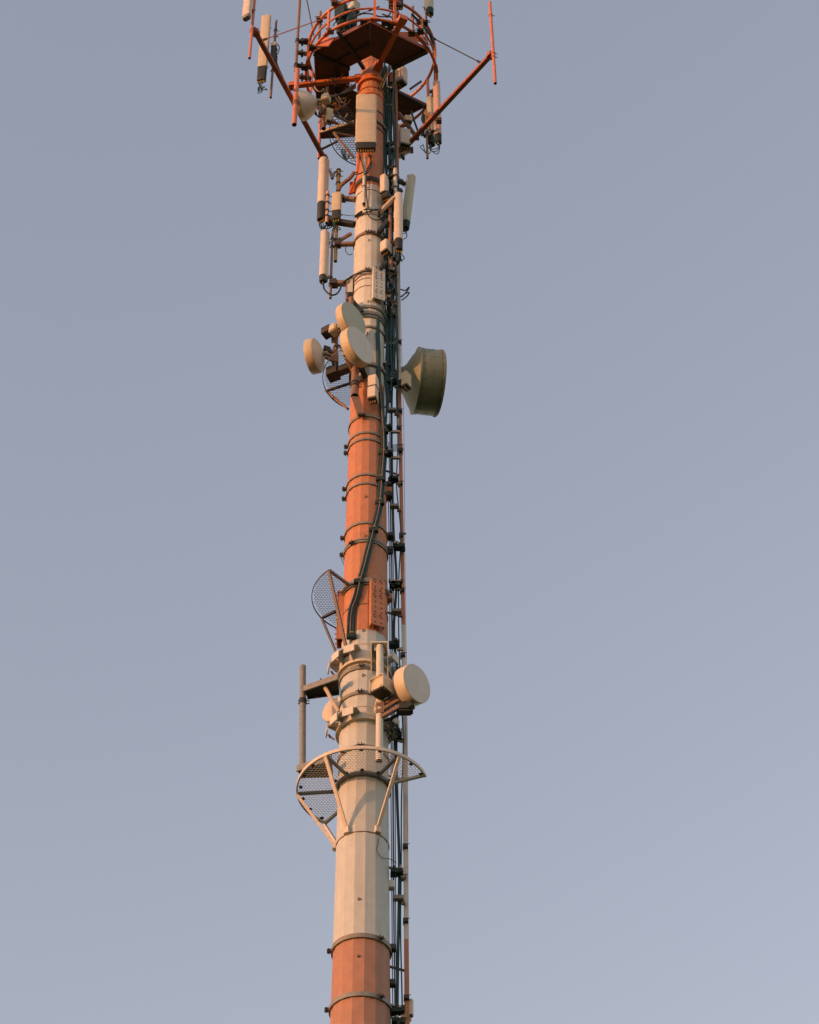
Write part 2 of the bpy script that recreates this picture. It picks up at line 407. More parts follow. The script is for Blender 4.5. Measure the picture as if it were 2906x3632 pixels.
for k, x, y in ((8, 1220, 850), (8, 1230, 1830), (7, 1335, 1420), (5, 1130, 75), (5, 1150, 780), (5, 1155, 370), (5, 1165, 1440), (6, 1265, 380), (6, 1270, 1130), (4, 1120, 640), (4, 1130, 1370), (8, 1190, 290)):
    q = P(k, x, y, YR-.03); bb = MB(); bb.box(q, (.085, .12, .07)); bb.tube([q+Vector((-.02, -.05, .02)), q+Vector((.075, -.05, .03))], .007, 6)
    bb.build('rail_joint', 'dark_steel', lad, bevel=.008)

# feeder cables, one thing each
def smooth_pts(pts, n=6):
    pts = [Vector(p) for p in pts]
    if len(pts) < 3: return pts
    out = []
    for i in range(len(pts)-1):
        p0 = pts[max(i-1, 0)]; p1 = pts[i]; p2 = pts[i+1]; p3 = pts[min(i+2, len(pts)-1)]
        for j in range(n):
            t = j/n; out.append(.5*((2*p1)+(p2-p0)*t+(2*p0-5*p1+4*p2-p3)*t*t+(3*p1-p0-3*p2+p3)*t**3))
    out.append(pts[-1]); return out
def cable(name, label, pts, r, m_='cable_teal', group=None, cat='cable', n=6, parent=None):
    if parent is not None: return MB().tube(smooth_pts(pts), r, n).build(name, m_, parent)
    root = MB().tube(smooth_pts(pts), r, n).build(name, m_); root['label'] = label; root['category'] = cat
    if group: root['group'] = group
    return root
LOW = [(1389, .008, 'cable_grey', 0), (1394.5, .008, 'cable_grey', 0), (1398.5, .007, 'cable_grey', 0), (1403, .008, 'cable_grey', 0), (1410, .023, 'cable_teal', 1), (1427.5, .013, 'cable_teal', 1)]
def frac_x(z, f): return rz(z)+(rail_at(z).x-rz(z)-.03)*f
zb0 = P(0, 1400, 3632, 0).z
for i, (x, r, m_, wob) in enumerate(LOW):
    pb = P(0, x, 3088, 0); f = (pb.x-rz(pb.z))/(rail_at(pb.z).x-.03-rz(pb.z))
    ztop = P(0, 1400, 350 if i > 2 else 1700-200*i, 0).z; pts = []; z = .3; i0 = 0; rr_ = random.Random(i+3)
    while z < ztop:
        pts.append(Vector((frac_x(z, f)+(rr_.uniform(-.035, .035) if wob else rr_.uniform(-.005, .005)), (.05-.012*(i % 3)), z))); z += 1.25
    lb = ['thin grey cable nearest the mast in the ladder run', 'thin grey cable second from the mast in the ladder run', 'thin grey cable third from the mast in the ladder run',
          'thin grey cable just left of the thick dark cable', 'thickest dark teal cable in the middle of the ladder run', 'medium dark cable closest to the ladder rail'][i]
    cable('feeder_cable', lb, pts, r, m_, 'feeder cables running up beside the mast')
UPP = [(1350, 1362, .014), (1357, 1368, .016), (1362, 1374, .016), (1368, 1381, .013), (1374, 1388, .014), (1380, 1394, .012), (1386, 1400, .012), (1392, 1404, .010)]
UL = ['dark cable hugging the right edge of the upper mast', 'second dark cable from the upper mast edge', 'third dark cable from the upper mast edge', 'fourth dark cable from the upper mast edge',
      'fourth dark cable from the upper ladder rail', 'third dark cable from the upper ladder rail', 'second dark cable from the upper ladder rail', 'dark cable touching the upper ladder rail']
for i, (xt, xb, r) in enumerate(UPP):
    rr_ = random.Random(i+40); pts = []
    for y in range(1500-(i*37) % 240, 200, -70):
        t = (y-200)/1300; x = xt+(xb-xt)*t+rr_.uniform(-2.5, 2.5)
        if 1000 < y < 1400: x += 2
        pts.append(P(0, x+8, y, -.10+.03*(i % 3)))
    pts.reverse()
    cable('riser_cable', UL[i], pts, r*1.45, 'cable_teal', 'dark cables bundled beside the upper mast')
cable('safety_wire', 'very thin wire hanging just right of the ladder rail', [P(0, x, y, .1) for y, x in ((250, 1407), (583, 1415), (1035, 1420), (1530, 1433), (2010, 1437), (2600, 1445), (3300, 1449), (3632, 1453))], .005, 'pink_pipe', cat='wire')
# three cables crossing the front of the mast
FR = [(4, 893, 385), (4, 892, 540), (4, 900, 700), (4, 905, 1050), (4, 930, 1200), (4, 945, 1400), (5, 940, 100), (5, 945, 350), (5, 925, 620), (5, 905, 900), (5, 885, 1080), (5, 845, 1250), (5, 800, 1420), (5, 740, 1650), (5, 690, 1850), (5, 640, 2020), (6, 745, 430), (6, 690, 580), (6, 672, 720), (6, 668, 900)]
for i, (off, lb) in enumerate(((-28, 'left one of the dark cables slanting across the orange mast'), (0, 'middle one of the dark cables slanting across the orange mast'), (24, 'right one of the dark cables slanting across the orange mast'))):
    pts = [on_pole(k, x+off*(1.0 if k != 4 else .35), y+(i-1)*3, .03+.02*(i % 2)) for k, x, y in FR[(1 if i == 0 else 0):]]
    cable('front_cable', lb, pts[::-1], .028 if i != 1 else .024, 'cable_teal', 'dark cables slanting over the front of the mast', n=8)
cable('front_cable', 'thin stray cable running along the slanting dark bundle', [on_pole(k, x-6, y, .08) for k, x, y in FR[3:]][::-1], .010, 'brown_steel', 'dark cables slanting over the front of the mast')
for k, x, y, lb in ((5, 890, 1020, 'dark cable block on the bundle just above where it bends left'), (5, 812, 1370, 'dark cable block halfway down the slanting bundle'), (5, 620, 2025, 'dark cable block by the lower mesh guard'),
                (5, 900, 720, 'dark cable block beside the wide pair of straps'), (5, 945, 110, 'topmost dark cable block on the orange front'), (5, 935, 390, 'dark cable block between the two strap pairs'), (6, 675, 905, 'dark cable block at the foot of the bundle on white paint')):
    q = on_pole(k, x, y, .05); th = thing('cable_block', lb, 'cable clamp', q, 'blocks holding the slanting cables')
    MB().box(q, (.17, .09, .10)).build('block', 'rubber_black', th, bevel=.01)
    MB().box(q+Vector((.01, -.03, .06)), (.05, .05, .03)).build('clip', 'brass', th, bevel=.005)

# ------------------------------------------------------------------ mesh guards
def hexmesh(z, ra, rb, a0, a1, cell, wr, bm_, strip=False):
    s3 = math.sqrt(3); dx = cell*s3; dy = cell*1.5
    def ok(p):
        r = math.hypot(p[0], p[1])
        if not (ra <= r <= rb): return False
        a = math.degrees(math.atan2(p[0], -p[1]))
        if a > a1: a -= 360
        return a0 <= a <= a1
    n = int(rb/cell)+3
    for i in range(-n, n):
        for j in range(-n, n):
            cx = (i+.5*(j % 2))*dx; cy = j*dy
            vs = [(cx+cell*math.sin(R(60*q)), cy+cell*math.cos(R(60*q))) for q in (0, 1, 2, 3)]
            for p, q in zip(vs, vs[1:]):
                if ok(p) and ok(q):
                    bm_.bar((p[0], p[1], z), (q[0], q[1], z), wr, wr, ZZ)
def ang(p):
    return math.degrees(math.atan2(p.x, -p.y))
def guard(label, k, yc, rpx, a0, a1, spokes, struts, wire, frame, clips=True, cell=.031, mk='mesh_wire', inner=None, name='mesh_guard', rim=.04):
    """spokes: angles of radial bars; struts: (angle, drop) diagonal legs back to the mast"""
    X = (1300-ZO[k][0])*ZO[k][2]
    pc = P(k, X, yc, 0); z = pc.z; Ro = rpx/ZO[k][2]/ppm(pc); Ri = inner if inner else rz(z)+.04
    th = thing(name, label, 'mesh guard', (0, 0, z))
    h = MB(); hexmesh(z+.02, Ri, Ro-.02, a0, a1, cell, wire, h); h.build('mesh', mk, th, smooth=0)
    MB().hring(z-.03, Ro+.015-rim*.7, Ro+.015, rim*1.5, a0, a1, n=72).build('rim', frame, th)
    MB().hring(z-.04, Ri-.035, Ri+.005, .08, n=48).build('hub_ring', 'strap_steel', th)
    for a in spokes:
        d = dir_of(a); MB().bar(d*Ri+zv(z-.005), d*(Ro-.01)+zv(z-.005), .045, .045, ZZ).build('spoke', 'galvanised' if -95 < a < 40 else frame, th)
    for a, drop, f in struts:
        d = dir_of(a); zz_ = z-drop; MB().bar(d*(Ro*f)+zv(z-.04), d*(rz(zz_)+.03)+zv(zz_), .055, .035, ZZ).build('strut', frame, th)
        MB().box(d*(rz(zz_)+.03)+zv(zz_-.03), (.10, .06, .12), (dir_of(a+90), d, ZZ)).build('foot', frame, th)
    if clips:
        a = a0+8
        while a < a1-3:
            d = dir_of(a); MB().box(d*(Ro-.06)+zv(z+.005), (.06, .055, .012), (dir_of(a+90), d, ZZ)).build('clip', 'dark_steel', th); a += 17
        a = a0+20
        while a < a1:
            d = dir_of(a); MB().box(d*(Ri+.05)+zv(z+.005), (.06, .055, .012), (dir_of(a+90), d, ZZ)).build('clip', 'dark_steel', th); a += 31
    return z, Ro
# big lower guard
yc = 772; zp = P(7, 860, yc, 0).z
aR = ang(Hh(7, 1555, 615, zp)); aL = ang(Hh(7, 430, 1165, zp)); aL = aL if aL < 0 else aL-360
aS1 = ang(Hh(7, 490, 430, zp)); aS2 = ang(Hh(7, 1235, 405, zp)); aS3 = ang(Hh(7, 115, 812, zp)); aS3 = aS3 if aS3 < 0 else aS3-360
def drop_to(a, k, x, y):    # strut foot height from where it meets the mast
    return zp-on_pole(k, x, y, .0).z
print('guard angles', aR, aL, aS1, aS2, aS3, 'Ro', 750/3.194/ppm(P(7, 860, yc, 0)))
guard('wide half round cream mesh platform ringing the lower white part of the mast', 7, yc, 748, aL, aR, (aR-1.5, aS2, aS1, aS3, aL+1.5),
      [(aS1, drop_to(aS1, 7, 690, 1220), 1), (aS2, drop_to(aS2, 7, 1030, 1220), 1), (aS3, drop_to(aS3, 7, 700, 1220), 1), (aL+2, drop_to(aS3, 7, 700, 1220), 1)], .0055, 'plastic_white', mk='mesh_wire_white')
# orange-level guard
z6 = P(6, 840, 450, 0).z
a0 = ang(Hh(6, 440, 140, z6)); a1_ = ang(Hh(6, 330, 690, z6)); a2_ = ang(Hh(6, 490, 815, z6))
a1_ = a1_ if a1_ < 0 else a1_-360; a2_ = a2_ if a2_ < 0 else a2_-360
print('orange guard', a0, a1_, a2_)
guard('wire mesh guard like a fan at the left of the lower orange section', 6, 450, 615, a2_-12, a0, (a0-1, a1_), [(a0-1, z6-P(6, 620, 1060, -.4).z, 1), (a1_, z6-P(6, 500, 1150, -.1).z, 1)], .0055, 'mesh_wire', False, rim=.018)
z4 = P(4, 779, 1010, 0).z
b0 = ang(Hh(4, 520, 700, z4)); b1 = ang(Hh(4, 345, 1150, z4)); b2 = ang(Hh(4, 580, 1340, z4))
b1 = b1 if b1 < 0 else b1-360; b2 = b2 if b2 < 0 else b2-360
guard('wire mesh guard below the cluster of drum dishes', 4, 1010, 471, b2, b0, (b0-1, b1), [], .0055, 'mesh_wire', False, rim=.018)
cable('mesh_stay', 'slanting flat bar under the mesh guard below the drum dishes', [P(4, 345, 1150, z4 and .62), P(4, 580, 1340, .35)], .03, 'brown_steel', cat='brace')
guard('wire mesh guard high under the crow nest behind the tall white panel', 0, 470, 146, -165, -35, (-60,), [], .010, 'mesh_wire', False, cell=.042, rim=.02)

# ------------------------------------------------------------------ generic equipment
def vp(k, x, y0, y1, Y):         # vertical line: x,y of the bottom, y of the top
    bt = P(k, x, y1, Y); tp = Vector((bt.x, bt.y, P(k, x, y0, Y).z)); return bt, tp
def pipe(label, k, x, y0, y1, Y, wpx, m_='pink_pipe', clamps=(), name='mounting_pipe', group='vertical mounting pipes', cm='dark_steel', xtop=None):
    bt, tp = vp(k, x, y0, y1, Y)
    if xtop is not None: tp = P(k, xtop, y0, Y)
    ax = (tp-bt).normalized(); r = M(k, x, y1, wpx, Y)/2
    th = thing(name, label, 'pipe', bt, group)
    pr = [(0, r*.8), (0, r), ((tp-bt).length, r), ((tp-bt).length, r*.6)]
    MB().lathe(bt, ax, pr, n=14).build('tube', m_, th)
    MB().lathe(bt-zv(.004), ZZ, [(0, 0), (0, r*.82), (.01, r*.82)], n=14).build('open_end', 'hole_black', th)
    for yy in clamps:
        z = P(k, x, yy, Y).z
        bb = MB(); cx_ = bt+ax*((z-bt.z)/ax.z)
        bb.lathe(cx_-ax*.03, ZZ, [(0, r+.004), (0, r+.012), (.05, r+.012), (.05, r+.004)], n=12)
        bb.tube([cx_+Vector((-r-.03, .02, 0)), cx_+Vector((r+.06, .02, 0))], .009, 6)
        bb.build('clamp', cm, th)
    return th
def panel(label, k, x, y0, y1, Y, wpx, yaw, dep=.12, m_='plastic_white', cap=.0, capm='cap_dark', capy=None, connectors=0, round_=.03, group='tall panel antennas', name='panel_antenna', arms=True, shape='flat', tilt=0, cabs=0):
    """sector antenna: y0..y1 is the pale body, capy the lower end of the dark part"""
    bt, tp = vp(k, x, y0, y1, Y); wd = M(k, x, y1, wpx, Y)
    th = thing(name, label, 'antenna', bt, group)
    d = dir_of(yaw); t = dir_of(yaw+90); H_ = (tp-bt).length
    if tilt:
        ax_z = (ZZ*math.cos(R(tilt))+d*math.sin(R(tilt))).normalized(); d = t.cross(ax_z)*-1 if t.cross(ax_z).dot(d) < 0 else t.cross(ax_z)
    else: ax_z = ZZ
    def sec(scale=1.0):
        pts = []
        if shape == 'round':
            for i in range(13):
                q = math.pi*i/12; pts.append((-wd/2*scale*math.cos(q), wd*.42*scale*math.sin(q)+dep*.2))
            pts += [(wd/2*scale, -dep*.5*scale), (-wd/2*scale, -dep*.5*scale)]
        else:
            rr = min(round_, dep*.4)
            for cx, cy, q0 in ((wd/2-rr, dep/2-rr, 0), (-wd/2+rr, dep/2-rr, 90), (-wd/2+rr, -dep/2+rr, 180), (wd/2-rr, -dep/2+rr, 270)):
                for q in (0, 45, 90): pts.append(((cx+rr*math.cos(R(q0+q)))*scale, (cy+rr*math.sin(R(q0+q)))*scale))
        return pts
    def loft(levels):
        bm_ = MB(); n = None
        for (h, sc) in levels:
            s_ = sec(sc); n = len(s_)
            bm_.v += [bt+ax_z*h+t*a+d*b_ for a, b_ in s_]
        for i in range(len(levels)-1):
            for j in range(n): j2 = (j+1) % n; bm_.f.append([i*n+j, i*n+j2, (i+1)*n+j2, (i+1)*n+j])
        bm_.f.append(list(range(n))[::-1]); bm_.f.append([(len(levels)-1)*n+j for j in range(n)])
        return bm_
    loft([(0, 1), (H_-.02, 1), (H_, .9)]).build('body', m_, th, smooth=40)
    if capy:
        cz = bt.z-P(k, x, capy, Y).z
        loft([(-cz, .8), (-cz+.02, .92), (-.002, .94)]).build('end_cap', capm, th, smooth=40)
    else: cz = 0
    for i in range(connectors):
        u = (i-(connectors-1)/2)/max(1, connectors)*wd*.8
        MB().tube([bt-zv(cz+.09)+t*u+d*.01, bt-zv(cz-.02)+t*u+d*.01], .016, 8).build('connector', 'brass', th)
    for i in range(cabs):
        rr_ = random.Random(hash(label) % 1000+i if False else len(label)*7+i); u = rr_.uniform(-.35, .35)*wd
        a = bt-zv(cz)+t*u; s_ = rr_.uniform(.12, .3)
        MB().tube(smooth_pts([a, a-zv(s_*.7)+t*.02, a-zv(s_)-d*.1+t*rr_.uniform(-.1, .1), a-zv(s_*.4)-d*.22+t*rr_.uniform(-.1, .15), a+zv(.1)-d*.2]), .010, 6).build('jumper_cable', 'cable_teal', th)
    if arms:
        for f in (.12, .88):
            c = bt+ax_z*(H_*f)
            bb = MB(); bb.box(c-d*(dep/2+.04), (wd*.4, .10, .05), (t, d, ZZ)); bb.box(c-d*(dep/2+.10), (.04, .06, .09), (t, d, ZZ))
            bb.tube([c-d*(dep/2+.10)-t*.1, c-d*(dep/2+.10)+t*.1], .008, 6)
            bb.build('tilt_bracket', 'dark_steel', th)
    return th
def radio(label, k, x, y0, y1, Y, wpx, yaw, dep=.16, m_='plastic_white', fins=True, group='remote radio boxes', name='radio_unit', bottom='dark_steel'):
    bt, tp = vp(k, x, y0, y1, Y); wd = M(k, x, y1, wpx, Y); d = dir_of(yaw); t = dir_of(yaw+90); H_ = (tp-bt).length
    th = thing(name, label, 'radio unit', bt, group); c = bt+zv(H_/2)
    MB().box(c, (wd, dep, H_), (t, d, ZZ)).build('case', m_, th, bevel=min(.015, wd*.1))
    MB().box(c-zv(H_/2+.012), (wd*.86, dep*.86, .03), (t, d, ZZ)).build('base_plate', bottom, th)
    if fins:
        fb = MB()
        for i in range(7): fb.box(c-d*(dep/2+.02)+t*((i-3)*wd/7.5), (.008, .05, H_*.9), (t, d, ZZ))
        fb.build('heat_sink', m_, th)
    for i in range(3): MB().tube([bt+t*((i-1)*wd*.25)-zv(.09), bt+t*((i-1)*wd*.25)], .014, 8).build('connector', 'brass', th)
    MB().box(c-d*(dep/2+.06), (.06, .08, H_*.5), (t, d, ZZ)).build('bracket', 'dark_steel', th)
    return th
def dish(label, k, x, y, Y, dia_px, yaw, tilt, depth, cone=.25, m_='plastic_cream', face='radome', rad=True, group='round drum dishes', back='plastic_cream', seamr=False, mount=None, hubr=.16):
    """x,y = centre of the front disc"""
    c = P(k, x, y, Y); r = M(k, x, y, dia_px, Y)/2
    a = (dir_of(yaw)*math.cos(R(tilt))-ZZ*math.sin(R(tilt))).normalized()
    th = thing('drum_dish', label, 'dish antenna', c, group)
    MB().lathe(c, a, [(-depth, r*.985), (-depth+.01, r), (-.012, r), (0, r*.992), (-.004, r*.97)], n=56).build('shroud', m_, th)
    MB().lathe(c, a, [(-.012, r*.972), (0.004, r*.97), (.012, r*.5), (.014, .0)], n=56).build('radome_face', face, th)
    pr = [(-depth-cone, r*hubr), (-depth-cone*.82, r*max(.42, hubr+.08)), (-depth-cone*.45, r*.76), (-depth-.002, r*.985)]
    MB().lathe(c, a, pr, n=48).build('reflector_back', back, th)
    if seamr:
        rb = MB(); 
        for t_ in (-depth, -.03): rb.lathe(c, a, [(t_-.02, r), (t_-.02, r+.02), (t_+.01, r+.02), (t_+.01, r)], n=56)
        rb.build('rim_band', m_, th)
        A, B, _ = basis(a); bb = MB()
        for i in range(24):
            q = 2*math.pi*i/24; n_ = A*math.cos(q)+B*math.sin(q)
            for t_ in (-depth+.06, -depth*.5, -.07):
                if t_ == -depth*.5 and i % 2: continue
                pp = c+a*t_+n_*r; bb.tube([pp, pp+n_*.012], .010, 6)
        bb.build('rivet', 'cap_dark', th)
        n_ = (A*0-Vector((0, 1, 0))*.55+ZZ*.83).normalized(); n_ = (n_-a*n_.dot(a)).normalized()
        MB().bar(c-a*depth+n_*(r+.004), c-a*.03+n_*(r+.004), .015, .015).build('seam_strip', 'cap_dark', th)
    q = c-a*(depth+cone)
    hb = MB().lathe(q-a*.10, a, [(0, r*hubr*.8), (.12, r*hubr*1.02)], n=20).build('hub', 'galvanised', th)
    if rad:
        t = a.cross(ZZ).normalized(); z_ = t.cross(a)
        MB().box(q-a*.20, (.20, .18, .20), (t, a, z_)).build('radio_box', 'plastic_cream', th, bevel=.02)
    if mount is not None:
        mv = Vector(mount)
        ma = MB(); ma.bar(q-a*.05, mv, .06, .06); ma.bar(q-a*.05-zv(.12), mv-zv(.12), .05, .05); ma.box(mv-zv(.06), (.13, .13, .24))
        ma.build('mount_arm', 'brown_steel', th)
    return th, c, a, r

# ------------------------------------------------------------------ crow nest: ringed deck
zA = P(2, 170, 275*3.194, 0).z
RA = 232/ppm(P(0, 1313, 275, 0)); zB = P(0, 1313, 190, 0).z; zM = P(0, 1313, 232, 0).z
nest = thing('crow_nest', 'orange round basket platform with hoops and a brown hexagonal deck near the top', 'platform', (0, 0, zA))
def hoop(z, r, a0, a1, t, m_='orange_steel', name='hoop'):
    n = int(abs(a1-a0)/4)
    MB().tube([dir_of(a0+(a1-a0)*i/n)*r+zv(z) for i in range(n+1)], t, 8).build(name, m_, nest)
hoop(zA+.02, RA, -150, 160, .038); hoop(zM, RA*.99, -130, 75, .026); hoop(zB, RA*.985, -178, 178, .038)
for a in (4, 22, 52, 82, 118, 150, -40, -75, -108, -140, -165):
    d = dir_of(a); MB().bar(d*RA*.99+zv(zA), d*RA*.985+zv(zB), .06, .05, d).build('post', 'orange_steel' if a > -90 else 'pink_pipe', nest)
    MB().box(d*(RA)+zv(zA+.02), (.20, .09, .07), (dir_of(a+90), d, ZZ)).build('post_shoe', 'orange_steel', nest)
# deck sectors (vertex angles: 0 near, +-60 ...); the sector between 60..120 is open for the ladder
ri = .39*RA
Rh = RA*.985
for a in (0, -60, -120, 120):
    # sector spans a .. a+60
    for (a0_, a1x) in (((a, a+60),) if a != 120 else ((120, 180),)):
        p = [dir_of(a0_+.03)*ri, dir_of(a0_+.03)*Rh, dir_of(a1x-.03)*Rh, dir_of(a1x-.03)*ri]
        pn = MB().prism([q+zv(zA-.02) for q in p], (0, 0, .035)).build('deck_panel', 'deck_paint', nest, smooth=0)
        e0, e1 = dir_of(a0_)*Rh, dir_of(a1x)*Rh
        MB().bar(e0+zv(zA-.005), e1+zv(zA-.005), .02, .12, ZZ).build('deck_edge', 'pink_pipe', pn)
p = [dir_of(-179.4)*ri, dir_of(-179.4)*Rh, dir_of(-120.6)*Rh, dir_of(-120.6)*ri]
pn = MB().prism([q+zv(zA-.02) for q in p], (0, 0, .035)).build('deck_panel', 'deck_paint', nest, smooth=0)
for a in (-62, -119, -30, 61, 121):
    d = dir_of(a); MB().bar(d*(ri*(.55 if a == -30 else .95))+zv(zA-.07), d*(Rh*.99)+zv(zA-.07), .075, .10, ZZ).build('deck_beam', 'dark_steel', nest)
for a in (-60, 0, -120):
    e0, e1 = dir_of(a)*Rh*.62, dir_of(a+60)*Rh*.62
    if a != 0: MB().bar(e0+zv(zA-.05), e1+zv(zA-.05), .05, .05, ZZ).build('deck_beam', 'dark_steel', nest)
# open-hatch edge tube
MB().tube([dir_of(62)*ri*1.2+zv(zA-.06), dir_of(62)*Rh+zv(zA-.06)], .03, 8).build('hatch_bar', 'orange_steel', nest)
MB().tube([dir_of(120)*ri*1.2+zv(zA-.02), dir_of(120)*Rh+zv(zA-.02)], .03, 8).build('hatch_bar', 'orange_steel', nest)
for k, x, y, a_ in ((1, 1270, 400, 20), (1, 1320, 40, 10), (1, 1040, 610, 0), (2, 640, 380, 0), (2, 730, 250, 20), (2, 790, 265, 0), (2, 740, 360, 0), (2, 780, 560, 0), (2, 400, 300, 0), (9, 1470, 590, 0), (9, 930, 560, 0), (1, 960, 530, 0), (1, 940, 860, 0), (1, 1130, 250, 30)):
    q = Hh(k, x, y, zA+.02 if (k, x) not in ((1, 1320), (2, 730), (2, 790), (1, 960), (1, 1130)) else zB)
    bb = MB(); bb.box(q, (.15, .12, .10)); bb.tube([q+Vector((-.12, -.07, .02)), q+Vector((.12, -.07, .02))], .010, 6); bb.tube([q+Vector((-.10, -.07, -.05)), q+Vector((.14, -.07, -.05))], .010, 6)
    bb.build('hoop_clamp', 'brown_steel' if a_ else 'dark_steel', nest, bevel=.01)
# toe plates seen beyond the deck edge
for k, pts in ((2, ((540, 370), (780, 470))), (1, ((1120, 490), (1285, 580)))):
    (xa, ya), (xb, yb) = pts
    a = P(k, xa, (ya+yb)/2, -.9); c = P(k, xb, (ya+yb)/2, -.5 if k == 2 else -1.05)
    MB().bar(a, c, .03, .30, ZZ).build('toe_plate', 'orange_steel' if k == 2 else 'pink_pipe', nest)

# ------------------------------------------------------------------ outrigger booms
zb = P(1, 1190, 2020, .75).z
def boom(label, s_, e_, wd, m_, z=None, group='outrigger booms', sq=True, ends=True):
    th = thing('outrigger_boom', label, 'boom', s_, group)
    bm_ = MB(); bm_.bar(s_, e_, wd, wd, ZZ); bm_.build('beam', m_, th, bevel=.006)
    d = (e_-s_).normalized()
    MB().box(e_+d*.003, (wd*.8, wd*.8, .006), (basis(d)[0], basis(d)[1], d)).build('open_end', 'hole_black', th)
    for f in (.0, .97):
        c = s_.lerp(e_, f); MB().box(c, (wd*1.5, wd*1.25, wd*1.3), (basis(d)[0], d, ZZ)).build('flange', m_, th)
    return th
s1 = Hh(1, 1190, 2020, zb); e1 = Hh(1, 288, 365, zb)
s2 = Hh(2, 500, 1745, zb); e2 = Hh(2, 1570, 590, zb)
print('booms', s1, e1, s2, e2, 'RA', RA, 'zA', zA, 'zb', zb)
boom('long boom running from the left of the mast out to the far left antenna', s1, e1, .10, 'boom_red')
boom('long boom reaching out to the lone pipe at far right', s2, e2, .10, 'boom_red')
zc_ = P(2, 250, 760, -.26).z
boom('short thick glowing orange boom rising right in front of the deck', Hh(2, 262, 745, zc_), Hh(2, 545, 205, zc_), .13, 'orange_steel')
zh = P(1, 1600, 1010, -.1).z
boom('short level orange boom pointing left under the deck', Hh(1, 1620, 1000, zh), Hh(1, 750, 1100, zh), .11, 'orange_steel')
# cross arms tying the booms to the mast
for lb, a_, b_ in (('brown diagonal arm from the mast down to the right boom', P(10, 380, 1440, .2), P(10, 850, 2060, .55)), ('short cross arm linking the mast and the foot of the right boom', P(2, 480, 1780, .35), P(2, 630, 1700, .5)),
                   ('short cross arm near the right panel pair', P(10, 1080, 1440, .1), P(10, 1420, 1640, -.3))):
    th = thing('brace_arm', lb, 'brace', a_, 'brown brace arms'); MB().bar(a_, b_, .08, .08).build('beam', 'brown_steel', th, bevel=.006)
    MB().box(b_, (.12, .12, .10)).build('joint', 'brown_steel', th)
# tie rods
def rod(label, a_, b_, m_, r=.014):
    th = thing('tie_rod', label, 'rod', a_, 'thin tie rods'); MB().tube([a_, b_], r, 8).build('bar', m_, th)
    d = (b_-a_).normalized()
    for q, s_ in ((a_, 1), (b_, -1)):
        MB().tube([q, q+d*s_*.28], r*2.1, 8).build('turnbuckle', 'dark_steel' if m_ != 'orange_steel' else 'deck_paint', th)
def on_ring(k, x, y): return Hh(k, x, y, zB)
rod('thin orange rod from the left boom tip up to the basket', e1.lerp(s1, .10)+zv(.06), on_ring(1, 1250, 210), 'orange_steel')
rod('thin dark rod from the basket out to the right boom tip', e2.lerp(s2, .12)+zv(.06), on_ring(2, 868, 425), 'dark_steel')
rod('short dark rod from the foot of the left boom to the mesh', s1.lerp(e1, .06)+zv(.05), P(1, 1360, 1800, .3), 'dark_steel')
rod('short dark rod rising to the hoop at the open hatch', P(10, 690, 830, .5), P(10, 960, 640, .6), 'dark_steel')
rod('thin orange rod crossing the hoops at the front', on_ring(9, 700, 260)-zv(.3), on_ring(9, 1340, 110)-zv(.1), 'orange_steel', .01)
rod('thin bright rod beneath the right deck panel', P(2, 500, 680, -.3), P(2, 750, 540, -.6), 'orange_steel', .014)
rod('thin pale rod under the left lower deck panel', P(1, 1200, 1355, .6), P(1, 1475, 1240, .35), 'cable_cream', .014)

# ------------------------------------------------------------------ equipment on the booms and the basket
YE1, YE2 = e1.y, e2.y
pipe('pink pipe at the tip of the left boom, open lower end', 1, 235, -420, 742, YE1-.03, 38, 'pink_pipe', (370, 400), cm='pink_pipe')
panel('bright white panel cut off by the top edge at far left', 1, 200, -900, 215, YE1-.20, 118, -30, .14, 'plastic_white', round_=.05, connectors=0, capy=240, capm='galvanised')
pipe('pink vertical pipe on the tip of the far right boom', 2, 1588, 28, 945, YE2-.04, 38, 'pink_pipe', (170, 600, 640), cm='pink_pipe')
pB = e1.lerp(s1, .52)
pipe('grey brown pipe behind the long cream panel at left', 1, 505, 262, 1245, pB.y+.0, 32, 'brown_steel', (385, 460, 900))
panel('long cream panel with dark lower end hanging on the left boom', 1, 400, 215, 868, pB.y-.15, 122, -12, .13, 'plastic_cream', capy=1035, connectors=4, cabs=4)
radio('small white topped black box on the pipe behind the long cream panel', 1, 545, 555, 600, pB.y-.08, 72, -20, .10, 'plastic_white', fins=False)
radio('narrow black box under the small white one on the left boom pipe', 1, 535, 605, 800, pB.y-.08, 62, -20, .12, 'rubber_black', fins=False)
cable('loop_cable', 'black cable looping beside the narrow black box at left', [P(1, 575, 545, pB.y), P(1, 615, 600, pB.y), P(1, 600, 670, pB.y), P(1, 580, 700, pB.y)], .012)
cable('boom_cable', 'black cable running down along the left boom', [P(1, 560, 760, pB.y), P(1, 600, 870, pB.y), P(1, 650, 980, pB.y+.1), P(1, 690, 1090, pB.y+.2), P(1, 760, 1200, pB.y+.4)], .03)
pipe('tall grey brown whip pipe left of the basket running out of the top', 1, 824, -60, 905, -.15, 38, 'brown_steel', (505, 530, 820, 840))
for i, (y, lb) in enumerate(((535, 'dark arm linking the whip pipe to the basket, upper'), (845, 'dark arm linking the whip pipe to the basket, lower'), (985, 'bolted arm beside the level left boom'), (680, 'free bolted arm stub at the left of the basket'))):
    th = thing('standoff_arm', lb, 'bracket', P(1, 850, y, -.1), 'short standoff arms left of the basket')
    MB().bar(P(1, 850, y-10, -.12), P(1, 1020, y+15, .0), .09, .09).build('beam', 'brown_steel' if y in (680, 985) else 'dark_steel', th, bevel=.01)
    MB().box(P(1, 905, y, -.1), (.05, .14, .14)).build('plate', 'dark_steel', th)
pm = s1.lerp(e1, .50)
